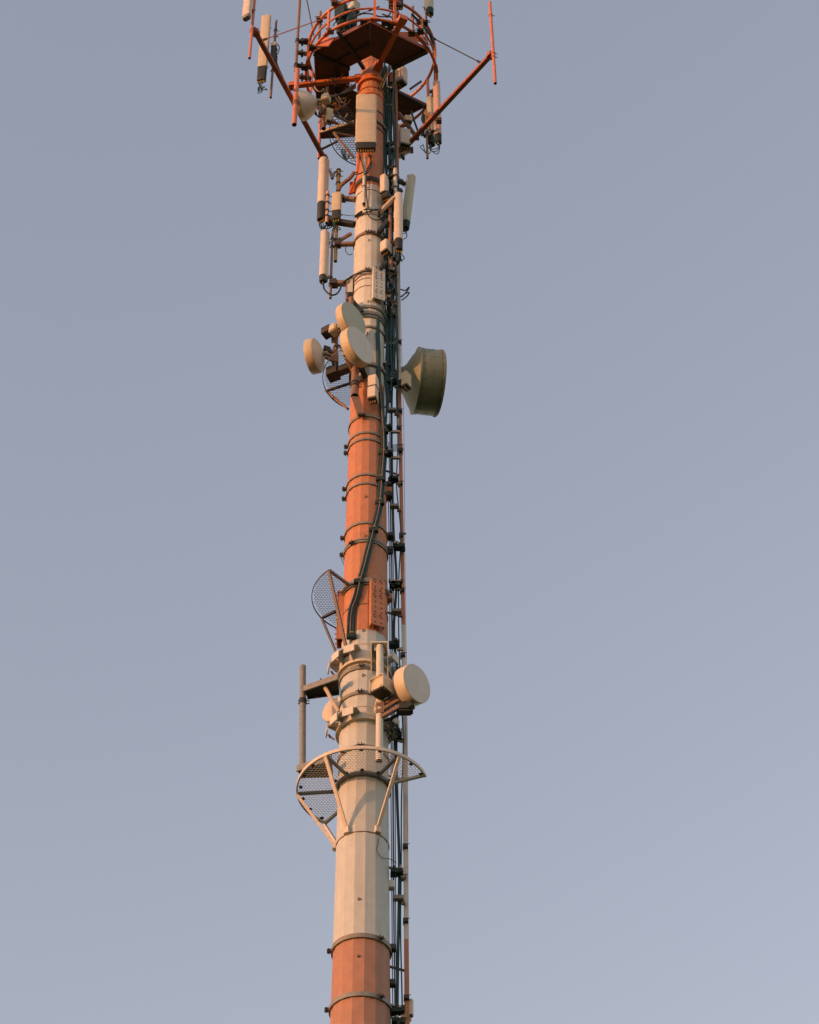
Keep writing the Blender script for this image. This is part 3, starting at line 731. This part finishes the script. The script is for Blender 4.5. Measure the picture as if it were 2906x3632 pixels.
pipe('thick orange pipe crossing the left boom, open at the bottom', 1, 806, 890, 1590, Hh(1, 760, 1230, zb).y-.14, 64, 'pink_pipe', (1300, 1330), cm='brown_steel')
pipe('slim pink pipe above the tall left panel', 1, 1118, 1420, 2020, .70, 36, 'pink_pipe', (1560,), cm='brown_steel')
cable('guy_wire', 'thin dark wire leaning across the sky left of the basket', [P(1, 940, -80, -.4), P(1, 970, 20, -.4), P(1, 1020, 270, -.4), P(1, 1060, 470, -.4)], .014, 'dark_steel', cat='wire')
pipe('short brown pipe inside the basket at left', 1, 1125, 150, 500, -.5, 34, 'brown_steel', (310,))
pipe('short brown pipe inside the basket at right', 2, 660, 75, 500, -.4, 30, 'brown_steel', (190,))
# cluster of radios at the top of the basket
for i, (x, y0, y1, yw, m_, lb) in enumerate(((1400, 60, 250, -20, 'rubber_black', 'dark box behind the hoops at the top left of the basket'), (1520, 170, 380, 30, 'rubber_black', 'dark box just below the pale one behind the hoops'), (1570, 50, 160, 40, 'grey_green', 'pale grey box behind the hoops at the top left'), (1420, 240, 380, 5, 'dark_steel', 'dark box lowest of the group behind the hoops at left'))):
    radio(lb, 1, x, y0, y1, -.75+.06*i, 140 if i != 2 else 110, yw, .22, m_)
rr_ = random.Random(5)
for i in range(12):
    x0 = rr_.uniform(1340, 1600); y0 = rr_.uniform(130, 300)
    pts = [P(1, x0+rr_.uniform(-60, 60)*j/2, y0+j*45+rr_.uniform(-15, 15), -.85+rr_.uniform(-.1, .1)) for j in range(4)]
    c_ = cable('jumper_cable', 'one of the tangled dark leads among the boxes behind the hoops', pts, .013, 'cable_teal', 'tangled leads behind the upper hoops')
# dark antenna hanging from above with connectors
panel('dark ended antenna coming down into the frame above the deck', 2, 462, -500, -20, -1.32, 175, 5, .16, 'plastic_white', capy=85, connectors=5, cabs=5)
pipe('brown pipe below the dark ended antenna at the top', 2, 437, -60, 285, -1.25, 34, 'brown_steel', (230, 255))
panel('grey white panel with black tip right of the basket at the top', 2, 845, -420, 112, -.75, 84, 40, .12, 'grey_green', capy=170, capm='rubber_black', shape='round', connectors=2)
pipe('grey pipe on the right side of the basket', 2, 812, -200, 590, -.60, 34, 'galvanised', (245, 500))
cable('hoop_cable', 'dark cable sagging along the middle hoop at the front', [P(9, x, y, -1.35) for x, y in ((820, 350), (1100, 350), (1340, 420), (1640, 425))], .018)
cable('hoop_cable', 'dark cable following the hoops down the right side of the basket', [P(2, x, y, Y_) for x, y, Y_ in ((640, 160, -1.2), (760, 280, -.9), (850, 400, -.5), (890, 560, -.2), (895, 700, 0), (905, 830, .2), (905, 960, .4))], .03)
# little dish on the left
dish('small round dish facing left beside the level orange boom', 1, 868, 1352, -.75, 395, -108, -3, .13, .32, 'plastic_cream', 'radome_cream', back='radome', mount=P(1, 1150, 1400, -.1), rad=True)
pipe('short brown pipe carrying the small dish', 1, 1180, 1330, 1640, -.05, 60, 'brown_steel', (1420,))
radio('cream box on the short pipe right of the small dish', 1, 1250, 1400, 1560, -.12, 85, 20, .12, 'plastic_cream', fins=False)
for i in range(3):
    cable('dish_lead', 'one of the dark leads behind the small dish', [P(1, 1080, 1330+30*i, -.3), P(1, 1060+12*i, 1430, -.3), P(1, 1100+10*i, 1480+8*i, -.2), P(1, 1170, 1490, -.1)], .012, group='dark leads behind the small dish')
th = thing('lower_plate', 'triangular dark plate with a thin lit edge below the deck', 'platform', P(1, 1340, 1660, .5))
zq = P(1, 1340, 1660, .5).z
MB().prism([Hh(1, 1125, 1685, zq), Hh(1, 1565, 1550, zq), Hh(1, 1640, 1740, zq), Hh(1, 1150, 1772, zq)], (0, 0, .04)).build('plate', 'deck_paint', th, smooth=0)
MB().bar(Hh(1, 1125, 1685, zq), Hh(1, 1565, 1550, zq), .03, .10, ZZ).build('edge', 'cable_cream', th)
cable('angle_arm', 'bent brown arm in front of the high mesh guard', [P(1, 1560, 1735, -.3), P(1, 1310, 1690, -.45), P(1, 1430, 1850, -.35), P(1, 1560, 2010, -.25)][0:2], .028, 'brown_steel', cat='brace')
cable('angle_arm', 'slanting brown leg in front of the high mesh guard', [P(1, 1310, 1690, -.45), P(1, 1560, 2010, -.28)], .032, 'brown_steel', cat='brace')
for i in range(4):
    cable('coil_lead', 'one of the dark leads coiled in front of the high mesh guard', [P(1, 1400+20*i, 1900, .1), P(1, 1420+15*i, 1980+8*i, .0), P(1, 1470, 2040, -.05), P(1, 1510, 1940+10*i, .0), P(1, 1480, 1890, .05)], .012, group='leads coiled by the high mesh guard')

# the big central panel
panel('widest cream panel standing upright in front of the mast', 2, 122, 1095, 1640, -.62, 240, 0, .16, 'plastic_cream', capy=1700, capm='cap_dark', connectors=7, round_=.05, cabs=0)
pipe('pale pipe below the widest panel, in front of the mast', 3, 903, 210, 800, -.46, 44, 'white_paint', (585,), cm='galvanised')
for i, (pts, lb) in enumerate(((((850, 180), (870, 260), (900, 350), (890, 400), (800, 430)), 'left dark lead hanging under the widest panel'), (((1000, 180), (980, 290), (940, 380), (930, 560), (935, 700), (960, 850)), 'long dark lead hanging under the widest panel'), (((960, 190), (1000, 280), (960, 400), (900, 420)), 'short looped lead under the widest panel'))):
    cable('antenna_lead', lb, [P(3, x, y, -.52) for x, y in pts], .014, 'rubber_black', 'leads under the widest panel')
for i, (x, lb) in enumerate(((835, 'orange pipe stub left under the widest panel'), (975, 'orange pipe stub right under the widest panel'))):
    cable('conduit', lb, [P(3, x, 170, -.5), P(3, x-5, 290, -.5), P(3, x-20, 400, -.48)], .03, 'orange_steel', 'orange conduits under the widest panel')

# right cluster at the deck level
panel('brownish tube antenna with dark foot beside the right boom', 2, 940, 935, 1535, .05, 72, 60, .12, 'pale_pipe', capy=1625, capm='rubber_black', shape='round', connectors=3, cabs=3)
panel('grey white panel half hidden behind the brownish tube antenna', 2, 865, 1120, 1560, .25, 90, 60, .14, 'grey_green', capy=1640, capm='rubber_black', cabs=2)
pipe('slim dark pipe ending below the brownish tube antenna', 2, 820, 1250, 1795, .12, 28, 'brown_steel', (1500,))
radio('white box at the open hatch, its grey face turned right', 2, 510, 790, 960, .15, 105, 55, .30, 'plastic_white')
radio('pinkish box left of the ladder rail under the deck', 2, 405, 840, 950, -.05, 70, -40, .10, 'pink_pipe')
radio('large white box below the deck right of the ladder rail', 2, 560, 1490, 1660, .35, 120, 15, .20, 'radome')
radio('small cream box just under the open hatch', 2, 600, 1330, 1390, .35, 90, 15, .14, 'plastic_cream')
radio('pale box tucked behind the ladder rail above the small pipe', 2, 470, 1440, 1700, .40, 80, 0, .2, 'radome')
for i in range(5):
    cable('pole_lead', 'one of the dark leads near the foot of the right boom', [P(2, 780+6*i, 1260+20*i, .3), P(2, 755+9*i, 1350, .3), P(2, 790-4*i, 1450+10*i, .25), P(2, 750+10*i, 1540, .3)], .018, group='dark leads near the foot of the right boom')
cable('blue_cable', 'dark blue cable dropping straight to the right boom', [P(10, 720, 1400, .45), P(10, 760, 1560, .4), P(10, 830, 1760, .4), P(10, 900, 1960, .35)], .025)
for i in range(4):
    cable('brass_lead', 'one of the thin leads curving out of the cable run at the deck', [P(2, 260+15*i, 1000, -.3), P(2, 320+12*i, 880, -.3), P(2, 380+14*i, 760, -.25), P(2, 460+8*i, 670-10*i, -.2)], .012, 'brass' if i % 2 else 'rubber_black', group='thin leads curving up to the deck')
for i in range(5):
    cable('coil_cable', 'one of the tan and dark leads looped around the level boom', [P(1, 1160+20*i, 1140-10*i, -.35), P(1, 1200+12*i, 1200+5*i, -.35), P(1, 1330, 1210+4*i, -.3), P(1, 1500, 1170-12*i, -.2), P(1, 1590, 1120-15*i, -.1)], .012, 'brown_steel' if i % 2 else 'rubber_black', group='leads looped around the level boom')
panel('dim slab panel lying under the ladder foot at right of the boom', 3, 1400, 180, 225, .35, 60, 50, .05, 'cap_dark', arms=False)

rr_ = random.Random(31)
for i in range(16):
    x0 = rr_.uniform(1080, 1560); y0 = rr_.uniform(960, 1480); L_ = rr_.uniform(40, 110); s_ = rr_.choice((-1, 1))
    pts = [P(1, x0, y0, .0+rr_.uniform(-.25, .3)) for _ in range(1)]
    Yc = pts[0].y
    pts += [P(1, x0+s_*L_*.4, y0+L_*.5, Yc), P(1, x0+s_*L_, y0+L_*.45, Yc), P(1, x0+s_*L_*1.5, y0-L_*.1, Yc), P(1, x0+s_*L_*1.7, y0-L_*.5, Yc)]
    cable('deck_lead', 'one of the small leads drooping under the left half of the deck', pts, rr_.choice((.010, .013, .016)), rr_.choice(('rubber_black', 'cable_teal', 'brown_steel', 'cable_cream')), 'small leads drooping under the deck')
for i in range(10):
    q = P(1, rr_.uniform(1130, 1560), rr_.uniform(1000, 1500), rr_.uniform(-.1, .3)); th = thing('deck_fitting', 'one of the small dark fittings under the left half of the deck', 'clamp', q, 'small fittings under the deck')
    MB().box(q, (rr_.uniform(.05, .12), .07, rr_.uniform(.05, .12))).build('body', rr_.choice(('dark_steel', 'orange_steel', 'brown_steel', 'rubber_black')), th, bevel=.008)
    MB().tube([q+Vector((-.06, -.05, 0)), q+Vector((.07, -.05, .01))], .010, 6).build('bolt', rr_.choice(('brass', 'dark_steel')), th)

# ------------------------------------------------------------------ second tier, left
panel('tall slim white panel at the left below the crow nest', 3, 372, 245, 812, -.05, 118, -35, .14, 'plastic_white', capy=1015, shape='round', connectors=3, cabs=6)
th = thing('tilt_arm', 'folded grey hinge arm behind the tall slim panel', 'bracket', P(3, 500, 430, 0))
MB().tube([P(3, 440, 370, -.02), P(3, 480, 400, -.02), P(3, 500, 480, 0)], .035, 8).build('link', 'galvanised', th)
MB().tube([P(3, 500, 480, 0), P(3, 530, 400, .02), P(3, 560, 390, .02)], .03, 8).build('link', 'galvanised', th)
pipe('ochre pipe top above the short cream panel', 3, 572, 365, 690, .05, 52, 'brass', (378, 440, 540))
cable('bent_arm', 'dark curved arm from the ochre pipe up to the mast', [P(3, 575, 640, .02), P(3, 600, 580, .0), P(3, 665, 520, -.05), P(3, 730, 470, -.1), P(3, 780, 400, -.15)], .05, 'brown_steel', cat='brace')
panel('short cream panel left of the mast at arm height', 3, 553, 678, 905, -.15, 118, -10, .13, 'plastic_cream', capy=1005, connectors=3, cabs=3)
pipe('pinkish pipe between the two left panels', 3, 428, 650, 1045, -.12, 44, 'pale_pipe', (700, 790, 890, 960))
def arm(label, a_, b_, w_=.09, m_='brown_steel', name='support_arm', group='side arms left and right of the mast'):
    th = thing(name, label, 'bracket', a_, group); MB().bar(a_, b_, w_, w_, ZZ).build('beam', m_, th, bevel=.008)
    d = (b_-a_).normalized(); MB().box(a_+d*.05, (w_*1.5, w_*1.4, w_*1.4), (basis(d)[0], d, ZZ)).build('plate', 'dark_steel', th); return th
arm('upper left side arm beside the short cream panel', P(3, 600, 728, .0), P(3, 795, 745, -.1), .10, 'brown_steel')
arm('long left side arm under the short cream panel', P(3, 450, 1015, -.05), P(3, 780, 1065, -.1), .12, 'dark_steel')
arm('left side arm above the slim lower panel', P(3, 540, 1320, -.05), P(3, 775, 1312, -.1), .09, 'brown_steel')
arm('diagonal arm rising to the mast over the slim lower panel', P(3, 560, 1290, -.05), P(3, 740, 1180, -.05), .07, 'brown_steel')
arm('lowest left side arm with the hanging black lead', P(3, 490, 1815, -.02), P(3, 720, 1815, -.1), .11, 'brown_steel')
pipe('middle left pipe with open foot near the diagonal arm', 3, 541, 1080, 1535, .0, 46, 'brass', (1265, 1350))
pipe('thin brown pipe behind the slim lower panel', 3, 476, 1165, 2005, -.02, 34, 'brown_steel', (1245, 1345, 1745, 1810, 1840))
panel('slim white panel on the lowest left side arm', 3, 386, 1165, 1735, -.08, 100, -30, .12, 'plastic_white', capy=1800, shape='round', connectors=1)
cable('drop_lead', 'black lead looping from the slim lower panel to the mast', [P(3, x, y, -.15) for x, y in ((385, 1800), (395, 1880), (440, 1935), (500, 1965), (560, 1945), (600, 1890), (640, 1805))]+[on_pole(3, x, y, .04) for x, y in ((765, 1715), (850, 1680), (930, 1662), (1000, 1668))], .019, 'rubber_black')
cable('strap_lead', 'thinner dark lead bowed across the mast below the strap', [on_pole(3, x, y, .02) for x, y in ((775, 1800), (850, 1720), (960, 1690), (1060, 1705), (1150, 1760))], .012, 'brown_steel')
cable('ring_lead', 'dark leads looping over the white mast at the upper arms', [on_pole(3, x, y, .04) for x, y in ((790, 965), (870, 930), (960, 905), (1060, 870), (1140, 900))], .016, 'rubber_black')
cable('ring_lead', 'sagging dark lead right of the red ended wire', [on_pole(3, x, y, .05) for x, y in ((930, 860), (970, 960), (1050, 1005), (1120, 995), (1160, 960))], .014, 'rubber_black')
cable('ring_lead', 'topmost of the dark leads across the white mast', [on_pole(3, x, y, .05) for x, y in ((900, 880), (960, 870), (1060, 880), (1150, 850))], .016, 'rubber_black')
cable('red_wire', 'thin maroon wire hanging down the white mast with a red tip', [on_pole(3, x, y, .05) for x, y in ((930, 460), (925, 600), (920, 720), (905, 825))], .010, 'deck_paint', cat='wire')
th = thing('plug', 'small red plug at the end of the maroon wire', 'plug', on_pole(3, 905, 832, .05)); MB().lathe(on_pole(3, 905, 832, .05), Vector((0, -1, 0)), [(0, .03), (.04, .035), (.06, .02)], n=12).build('cap', 'orange_steel', th)
cable('thin_lead', 'very thin wire stretched left from the mast over the open gap', [P(3, 610, 935, -.1), P(3, 700, 950, -.1), P(3, 790, 955, -.2)], .008, 'rubber_black', cat='wire')
cable('coil_lead', 'small coil of dark wire left of the mast below the diagonal arm', [P(3, 680, 1330, 0), P(3, 670, 1400, 0), P(3, 710, 1450, 0), P(3, 760, 1440, -.05)], .009, 'rubber_black', cat='wire')
th = thing('lashed_bundle', 'dark knot of cable ties at the left edge of the white mast', 'cable tie', on_pole(3, 810, 960, .04))
bb = MB()
for i in range(7): q = on_pole(3, 800+i*12, 960-i*9, .04); bb.box(q, (.05, .05, .05+.02*(i % 2)))
bb.build('knot', 'dark_steel', th, bevel=.008)

# second tier, right
pipe('brown vertical pipe right of the white mast', 3, 1236, 780, 1295, -.30, 44, 'brown_steel', (850, 940))
pipe('pink and white pipe stub with a knob above the right panel', 3, 1303, 360, 680, -.25, 52, 'white_paint', (450, 600))
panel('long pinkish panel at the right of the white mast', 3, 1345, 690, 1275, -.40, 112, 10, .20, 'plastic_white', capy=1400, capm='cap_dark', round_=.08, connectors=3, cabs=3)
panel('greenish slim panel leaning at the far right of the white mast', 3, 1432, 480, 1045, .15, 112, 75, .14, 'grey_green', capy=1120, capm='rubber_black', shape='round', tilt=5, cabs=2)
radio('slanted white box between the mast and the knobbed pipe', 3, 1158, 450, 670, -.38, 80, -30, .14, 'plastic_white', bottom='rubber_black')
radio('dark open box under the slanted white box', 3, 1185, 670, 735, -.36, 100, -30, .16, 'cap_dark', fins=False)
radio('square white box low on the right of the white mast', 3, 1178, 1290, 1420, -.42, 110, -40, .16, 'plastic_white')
pipe('short cream pipe below the square white box', 3, 1250, 1460, 1655, -.28, 46, 'brown_steel', (1470,))
arm('bright arm rising right to the long pinkish panel', P(3, 1090, 925, -.35), P(3, 1290, 720, -.45), .08, 'cable_cream')
arm('dark arm rising right from the strap to the brown pipe', P(3, 1095, 1165, -.35), P(3, 1200, 1020, -.35), .09, 'dark_steel')
arm('dark arm near the perforated plate at right', P(3, 1110, 1640, -.36), P(3, 1190, 1540, -.36), .08, 'dark_steel')
arm('dark cross piece over the knobbed pipe', P(3, 1220, 460, -.2), P(3, 1400, 530, .05), .10, 'dark_steel')
arm('dark cross piece under the knobbed pipe', P(3, 1210, 600, -.2), P(3, 1380, 640, .05), .10, 'cap_dark')
for i in range(6):
    cable('right_lead', 'one of the dark leads curling beside the foot of the long pinkish panel', [P(3, 1340+8*i, 1390, -.35), P(3, 1375-6*i, 1480+5*i, -.3), P(3, 1350-20*i, 1560+8*i, -.25), P(3, 1290-10*i, 1590, -.2), P(3, 1270+6*i, 1500, -.2)], .012, 'rubber_black', 'leads curling by the long pinkish panel')
for i in range(2):
    cable('loop_cable', ('upper', 'lower')[i]+' dark wire loop sticking out right of the ladder', [P(3, 1370, 1890+100*i, 0), P(3, 1430, 1905+40*i, 0), P(3, 1480, 1862+70*i, 0), P(3, 1450, 1920+60*i, 0), P(3, 1385, 1985+45*i, 0)], .014, 'cable_teal')
rr_ = random.Random(11)
for i in range(48):
    y = rr_.uniform(150, 2150); x = 1190+rr_.uniform(0, 130)
    pts = [P(3, x+rr_.uniform(-25, 25), y+j*35, -.22+rr_.uniform(-.08, .08)) for j in range(5)]
    cable('stray_lead', 'one of the short stray leads in the crowded run right of the upper mast', pts, rr_.choice((.010, .014, .02)), rr_.choice(('cable_teal', 'rubber_black', 'brown_steel', 'dark_steel')), 'stray leads crowding the upper cable run')
for i in range(22):
    y = rr_.uniform(300, 2150); x = 1190+rr_.uniform(0, 120); q = P(3, x, y, -.2+rr_.uniform(-.08, .04))
    th = thing('cable_cleat', 'one of the small cleats scattered through the crowded cable run', 'clamp', q, 'small cleats in the upper cable run')
    MB().box(q, (rr_.uniform(.05, .11), .07, rr_.uniform(.04, .10))).build('body', rr_.choice(('dark_steel', 'rubber_black', 'brown_steel', 'cap_dark')), th, bevel=.006)
    MB().tube([q+Vector((-.04, -.05, 0)), q+Vector((.05, -.05, .01))], .010, 6).build('bolt', rr_.choice(('cable_cream', 'dark_steel', 'brass')), th)

# ------------------------------------------------------------------ drum dishes
pipe('short brown pipe at the left behind the two big front dishes', 4, 445, 540, 900, -.25, 46, 'brown_steel', (560, 690, 880))
dish('upper of the two overlapping drum dishes in front of the mast', 4, 640, 390, -.80, 404, 52, 4, .16, .14, 'plastic_cream', 'grey_green', mount=P(4, 440, 560, -.25))
dish('lower nearer drum dish overlapping the mast with pale grey face', 4, 712, 664, -.95, 446, 52, 2, .19, .14, 'plastic_cream', 'radome', mount=P(4, 650, 950, -.42), rad=False)
dish('drum dish at the far left whose lit rim faces left', 4, 175, 795, -.30, 378, -108, -2, .17, .12, 'plastic_cream', 'radome_cream', back='radome', mount=P(4, 445, 800, -.25), rad=False)
pipe('thick cream pipe under the lower front dish', 4, 650, 900, 1205, -.52, 84, 'brown_steel', (1070, 1100), name='mounting_pipe')
q0 = P(4, 660, 1210, -.45)
th = thing('knee_bracket', 'dark slanting channel below the thick cream pipe', 'bracket', q0); MB().bar(P(4, 655, 1205, -.50), P(4, 720, 1415, -.42), .15, .06, Vector((0, 1, 0))).build('channel', 'brown_steel', th, bevel=.008)
MB().box(P(4, 725, 1400, -.45), (.14, .05, .05)).build('foot', 'cap_dark', th)
th = thing('knee_bracket', 'dark slanting plate above the front dishes at the left edge of the mast', 'bracket', P(4, 600, 200, -.4)); MB().bar(P(4, 590, 180, -.40), P(4, 715, 320, -.44), .14, .05, Vector((0, 1, 0))).build('channel', 'cap_dark', th, bevel=.006)
MB().bar(P(4, 555, 195, -.36), P(4, 625, 165, -.42), .04, .05).build('lip', 'brown_steel', th)
pipe('grey pipe stub rising above the upper front dish', 4, 612, 170, 290, -.46, 56, 'brown_steel', ())
arm('dark box arm behind the mesh below the front dishes', P(4, 400, 975, -.2), P(4, 600, 900, -.35), .16, 'dark_steel')
arm('dark gusset between the lower front dish and the mast', P(4, 700, 880, -.40), P(4, 760, 1000, -.43), .10, 'cap_dark')
arm('white knuckle left of the upper front dish', P(4, 340, 540, -.35), P(4, 470, 470, -.5), .13, 'plastic_cream')
arm('dark knuckle behind the left drum dish', P(4, 330, 720, -.3), P(4, 450, 760, -.25), .10, 'brown_steel')
for i, (y0, y1) in enumerate(((1010, 1130), (1130, 1250))):
    radio(('upper', 'lower')[i]+' half of the stacked white finned box right under the front dishes', 4, 845-i*4, y0, y1-6, -.56, 95, -15, .18, 'plastic_white')
for i in range(4):
    cable('dish_lead', 'one of the thin dark leads around the arms of the front dishes', [P(4, 400+8*i, 600, -.3), P(4, 440+5*i, 640+5*i, -.35), P(4, 520, 690+6*i, -.35), P(4, 560+5*i, 780, -.35)], .010, 'rubber_black', 'thin leads around the arms of the front dishes')
# big olive drum on the right
dish('largest drum dish, olive green, standing off to the right of the mast', 4, 1550, 1072, .62, 700, 101, -2, .50, .26, 'olive_paint', 'plastic_cream', rad=False, back='olive_paint', seamr=True, mount=P(4, 1100, 1000, .35), hubr=.42)
radio('cream box at the back of the largest olive dish', 4, 1195, 970, 1110, -.12, 95, 55, .14, 'plastic_cream', fins=False)
# lower right dish with its radio and pipe
pl = pipe('thick white pipe on the front of the lower white mast', 6, 1000, 1020, 2350, -.60, 88, 'white_paint', (1690, 1760), cm='radome_cream')
dish('white drum dish facing right beside the lower white mast', 6, 1435, 1450, -.80, 480, 50, 8, .22, .14, 'radome_cream', 'radome', mount=P(6, 1010, 1720, -.6), rad=False)
q = P(6, 1030, 1500, -.75); th = thing('hooded_radio', 'white hooded box open at the front on the thick white pipe', 'radio unit', q)
d = dir_of(-38); t = dir_of(52)
wd = M(6, 1000, 1500, 200, -.75)
hb = MB(); bmw = wd
hb.box(q+zv(bmw*.5), (bmw, bmw*1.1, .02), (t, d, ZZ)); hb.box(q-t*bmw*.5, (.02, bmw*1.1, bmw*.98), (t, d, ZZ)); hb.box(q+t*bmw*.5, (.02, bmw*1.1, bmw*.98), (t, d, ZZ)); hb.box(q-d*bmw*.4, (bmw*.96, .02, bmw*.96), (t, d, ZZ))
hb.build('hood', 'plastic_white', th, bevel=.006)
MB().lathe(q+d*.10, d, [(0, .15), (.03, .16), (.05, .13), (.03, .11), (.02, .0)], n=24).build('flange', 'plastic_cream', th)
MB().box(q-zv(bmw*.55)+d*.04, (bmw*.8, bmw*.9, .05), (t, d, ZZ)).build('tray', 'cap_dark', th, bevel=.01)
th = thing('dish_mount', 'dark scissor shaped mount under the lower right dish', 'bracket', P(6, 1200, 1700, -.6))
for (x0, y0, x1, y1, w_) in ((1000, 1780, 1250, 1630, .07), (1010, 1850, 1270, 1700, .07), (1080, 1680, 1240, 1580, .06), (1240, 1600, 1370, 1740, .13)):
    MB().bar(P(6, x0, y0, -.62), P(6, x1, y1, -.68), w_, w_).build('beam', 'brown_steel' if w_ < .1 else 'rubber_black', th, bevel=.008)
MB().box(P(6, 1300, 1740, -.62), (.26, .2, .2)).build('swivel', 'dark_steel', th, bevel=.03)
for i in range(3):
    cable('dish_lead', 'one of the black leads coiled under the lower right dish', [P(6, 1240, 1790+10*i, -.5), P(6, 1130, 1850+10*i, -.5), P(6, 1010+6*i, 1900, -.5), P(6, 1020+5*i, 1970, -.5), P(6, 1090, 1990+5*i, -.45), P(6, 1150, 1930, -.4), P(6, 1180, 2060, -.3)], .014, 'rubber_black', 'black leads coiled under the lower right dish')
rr_ = random.Random(23)
for i in range(7):
    pts = [P(6, 1140+rr_.uniform(-40, 70), 1880+j*45+rr_.uniform(-10, 10), -.3+rr_.uniform(-.05, .05)) for j in range(6)]
    cable('stray_lead', 'one of the short stray leads in the run below the lower right dish', pts, .012, 'rubber_black', 'stray leads below the lower right dish')
# bracket box at top of the thick pipe
th = thing('pipe_bracket', 'white box bracket gripping the top of the thick white pipe', 'bracket', P(6, 975, 1080, -.5))
zt_ = P(6, 1000, 1005, -.60).z
pA = [Hh(6, 955, 1000, zt_), Hh(6, 1078, 1020, zt_), Hh(6, 1050, 1075, zt_), Hh(6, 940, 1060, zt_)]
cx = P(6, 1000, 1040, -.60)
MB().box((cx.x, -.50, zt_), (.30, .36, .03)).build('top_plate', 'white_paint', th)
MB().prism([(cx.x-.15, -.34, zt_-.016), (cx.x-.15, -.68, zt_-.016), (cx.x-.15, -.34, zt_-.55)], (.02, 0, 0)).build('cheek', 'white_paint', th)
MB().prism([(cx.x+.13, -.34, zt_-.016), (cx.x+.13, -.68, zt_-.016), (cx.x+.13, -.34, zt_-.55)], (.02, 0, 0)).build('cheek', 'white_paint', th)
dish('pinkish dish peeking out behind the left edge of the lower white mast', 6, 462, 1745, .25, 330, -38, 0, .10, .16, 'plastic_white', 'plastic_white', rad=False, mount=Vector((-.1, .40, P(6, 462, 1745, .25).z)))
# left stand-off pipe
pp = pipe('thick grey pipe standing off at the left above the wide mesh platform', 7, 172, -628, 505, -.10, 76, 'galvanised', (-245, -215), xtop=175)
def outplate(label, k, tipx, tipy, basex, y_a, y_b, Y0):
    z = P(k, tipx, tipy, Y0).z; th = thing('outrigger_plate', label, 'bracket', P(k, tipx, tipy, Y0), 'tapering grey outrigger plates')
    tip = P(k, tipx, tipy, Y0); r = rz(z)
    A = Hh(k, tipx, tipy, z); B = Hh(k, basex, y_a, z); C = Hh(k, basex+15, y_b, z); Dq = Hh(k, tipx+45, tipy+85 if k == 6 else tipy+70, z)
    MB().prism([A, B, C, Dq], (0, 0, .03)).build('plate', 'cap_dark', th, smooth=0)
    MB().bar(A+zv(.02), B+zv(.02), .03, .12, ZZ).build('flange', 'galvanised', th); MB().bar(Dq+zv(.02), C+zv(.02), .03, .12, ZZ).build('flange', 'dark_steel', th)
    return z
outplate('upper dark outrigger plate reaching left to the grey pipe', 6, 120, 1525, 520, 1385, 1560, -.2)
outplate('lower dark outrigger plate just above the wide mesh platform', 7, 105, 545, 500, 415, 600, -.15)
arm('slender cream stay from the upper outrigger plate down to the mast', P(6, 325, 1415, -.25), P(6, 530, 1785, -.42), .06, 'cable_cream')
arm('thin stub rod pointing left above the outrigger plate', P(6, 432, 1308, -.1), P(6, 500, 1370, -.1), .03, 'brown_steel')
arm('thin stub rod pointing left below the lower collar', P(6, 400, 2045, -.1), P(6, 480, 2105, -.1), .03, 'brown_steel')
# bottom: small things
cable('loose_wire', 'thin loose wire curling off the lower white mast to the cables', [on_pole(7, x, y, .01) for x, y in ((1035, 1320), (1025, 1390), (1012, 1440))]+[on_pole(7, 1040, 1510, .02), on_pole(7, 1090, 1545, .03), P(7, 1150, 1552, -.2), P(7, 1200, 1575, -.1), P(7, 1235, 1600, -.05)], .006, 'dark_steel', cat='wire')
radio('small white box on the far side of the ladder at the bottom edge', 8, 1275, 1850, 2050, .12, 50, 60, .10, 'plastic_white', fins=False)
cable('hook', 'small dark hook on the ladder rail at the orange section', [P(5, 1160, 1440, 0), P(5, 1190, 1425, 0), P(5, 1210, 1408, 0), P(5, 1222, 1414, 0), P(5, 1205, 1424, 0)], .010, 'dark_steel', cat='hook')
for i in range(7):
    y = 270+i*14
    cable('tie_end', 'one of the short wire ends bristling from the ladder rail', [P(5, 1030, y+20, -.05), P(5, 1090, y+6, -.06), P(5, 1190, y+rr_.uniform(-5, 5), -.05)], .006, 'dark_steel', 'short wire ends on the ladder rail', cat='wire')
cable('thin_lead', 'thin dark wire bowed off the left edge of the orange section', [P(5, 415, 1640, 0), P(5, 402, 1720, 0), P(5, 420, 1780, 0), P(5, 440, 1815, 0)], .007, 'dark_steel', cat='wire')
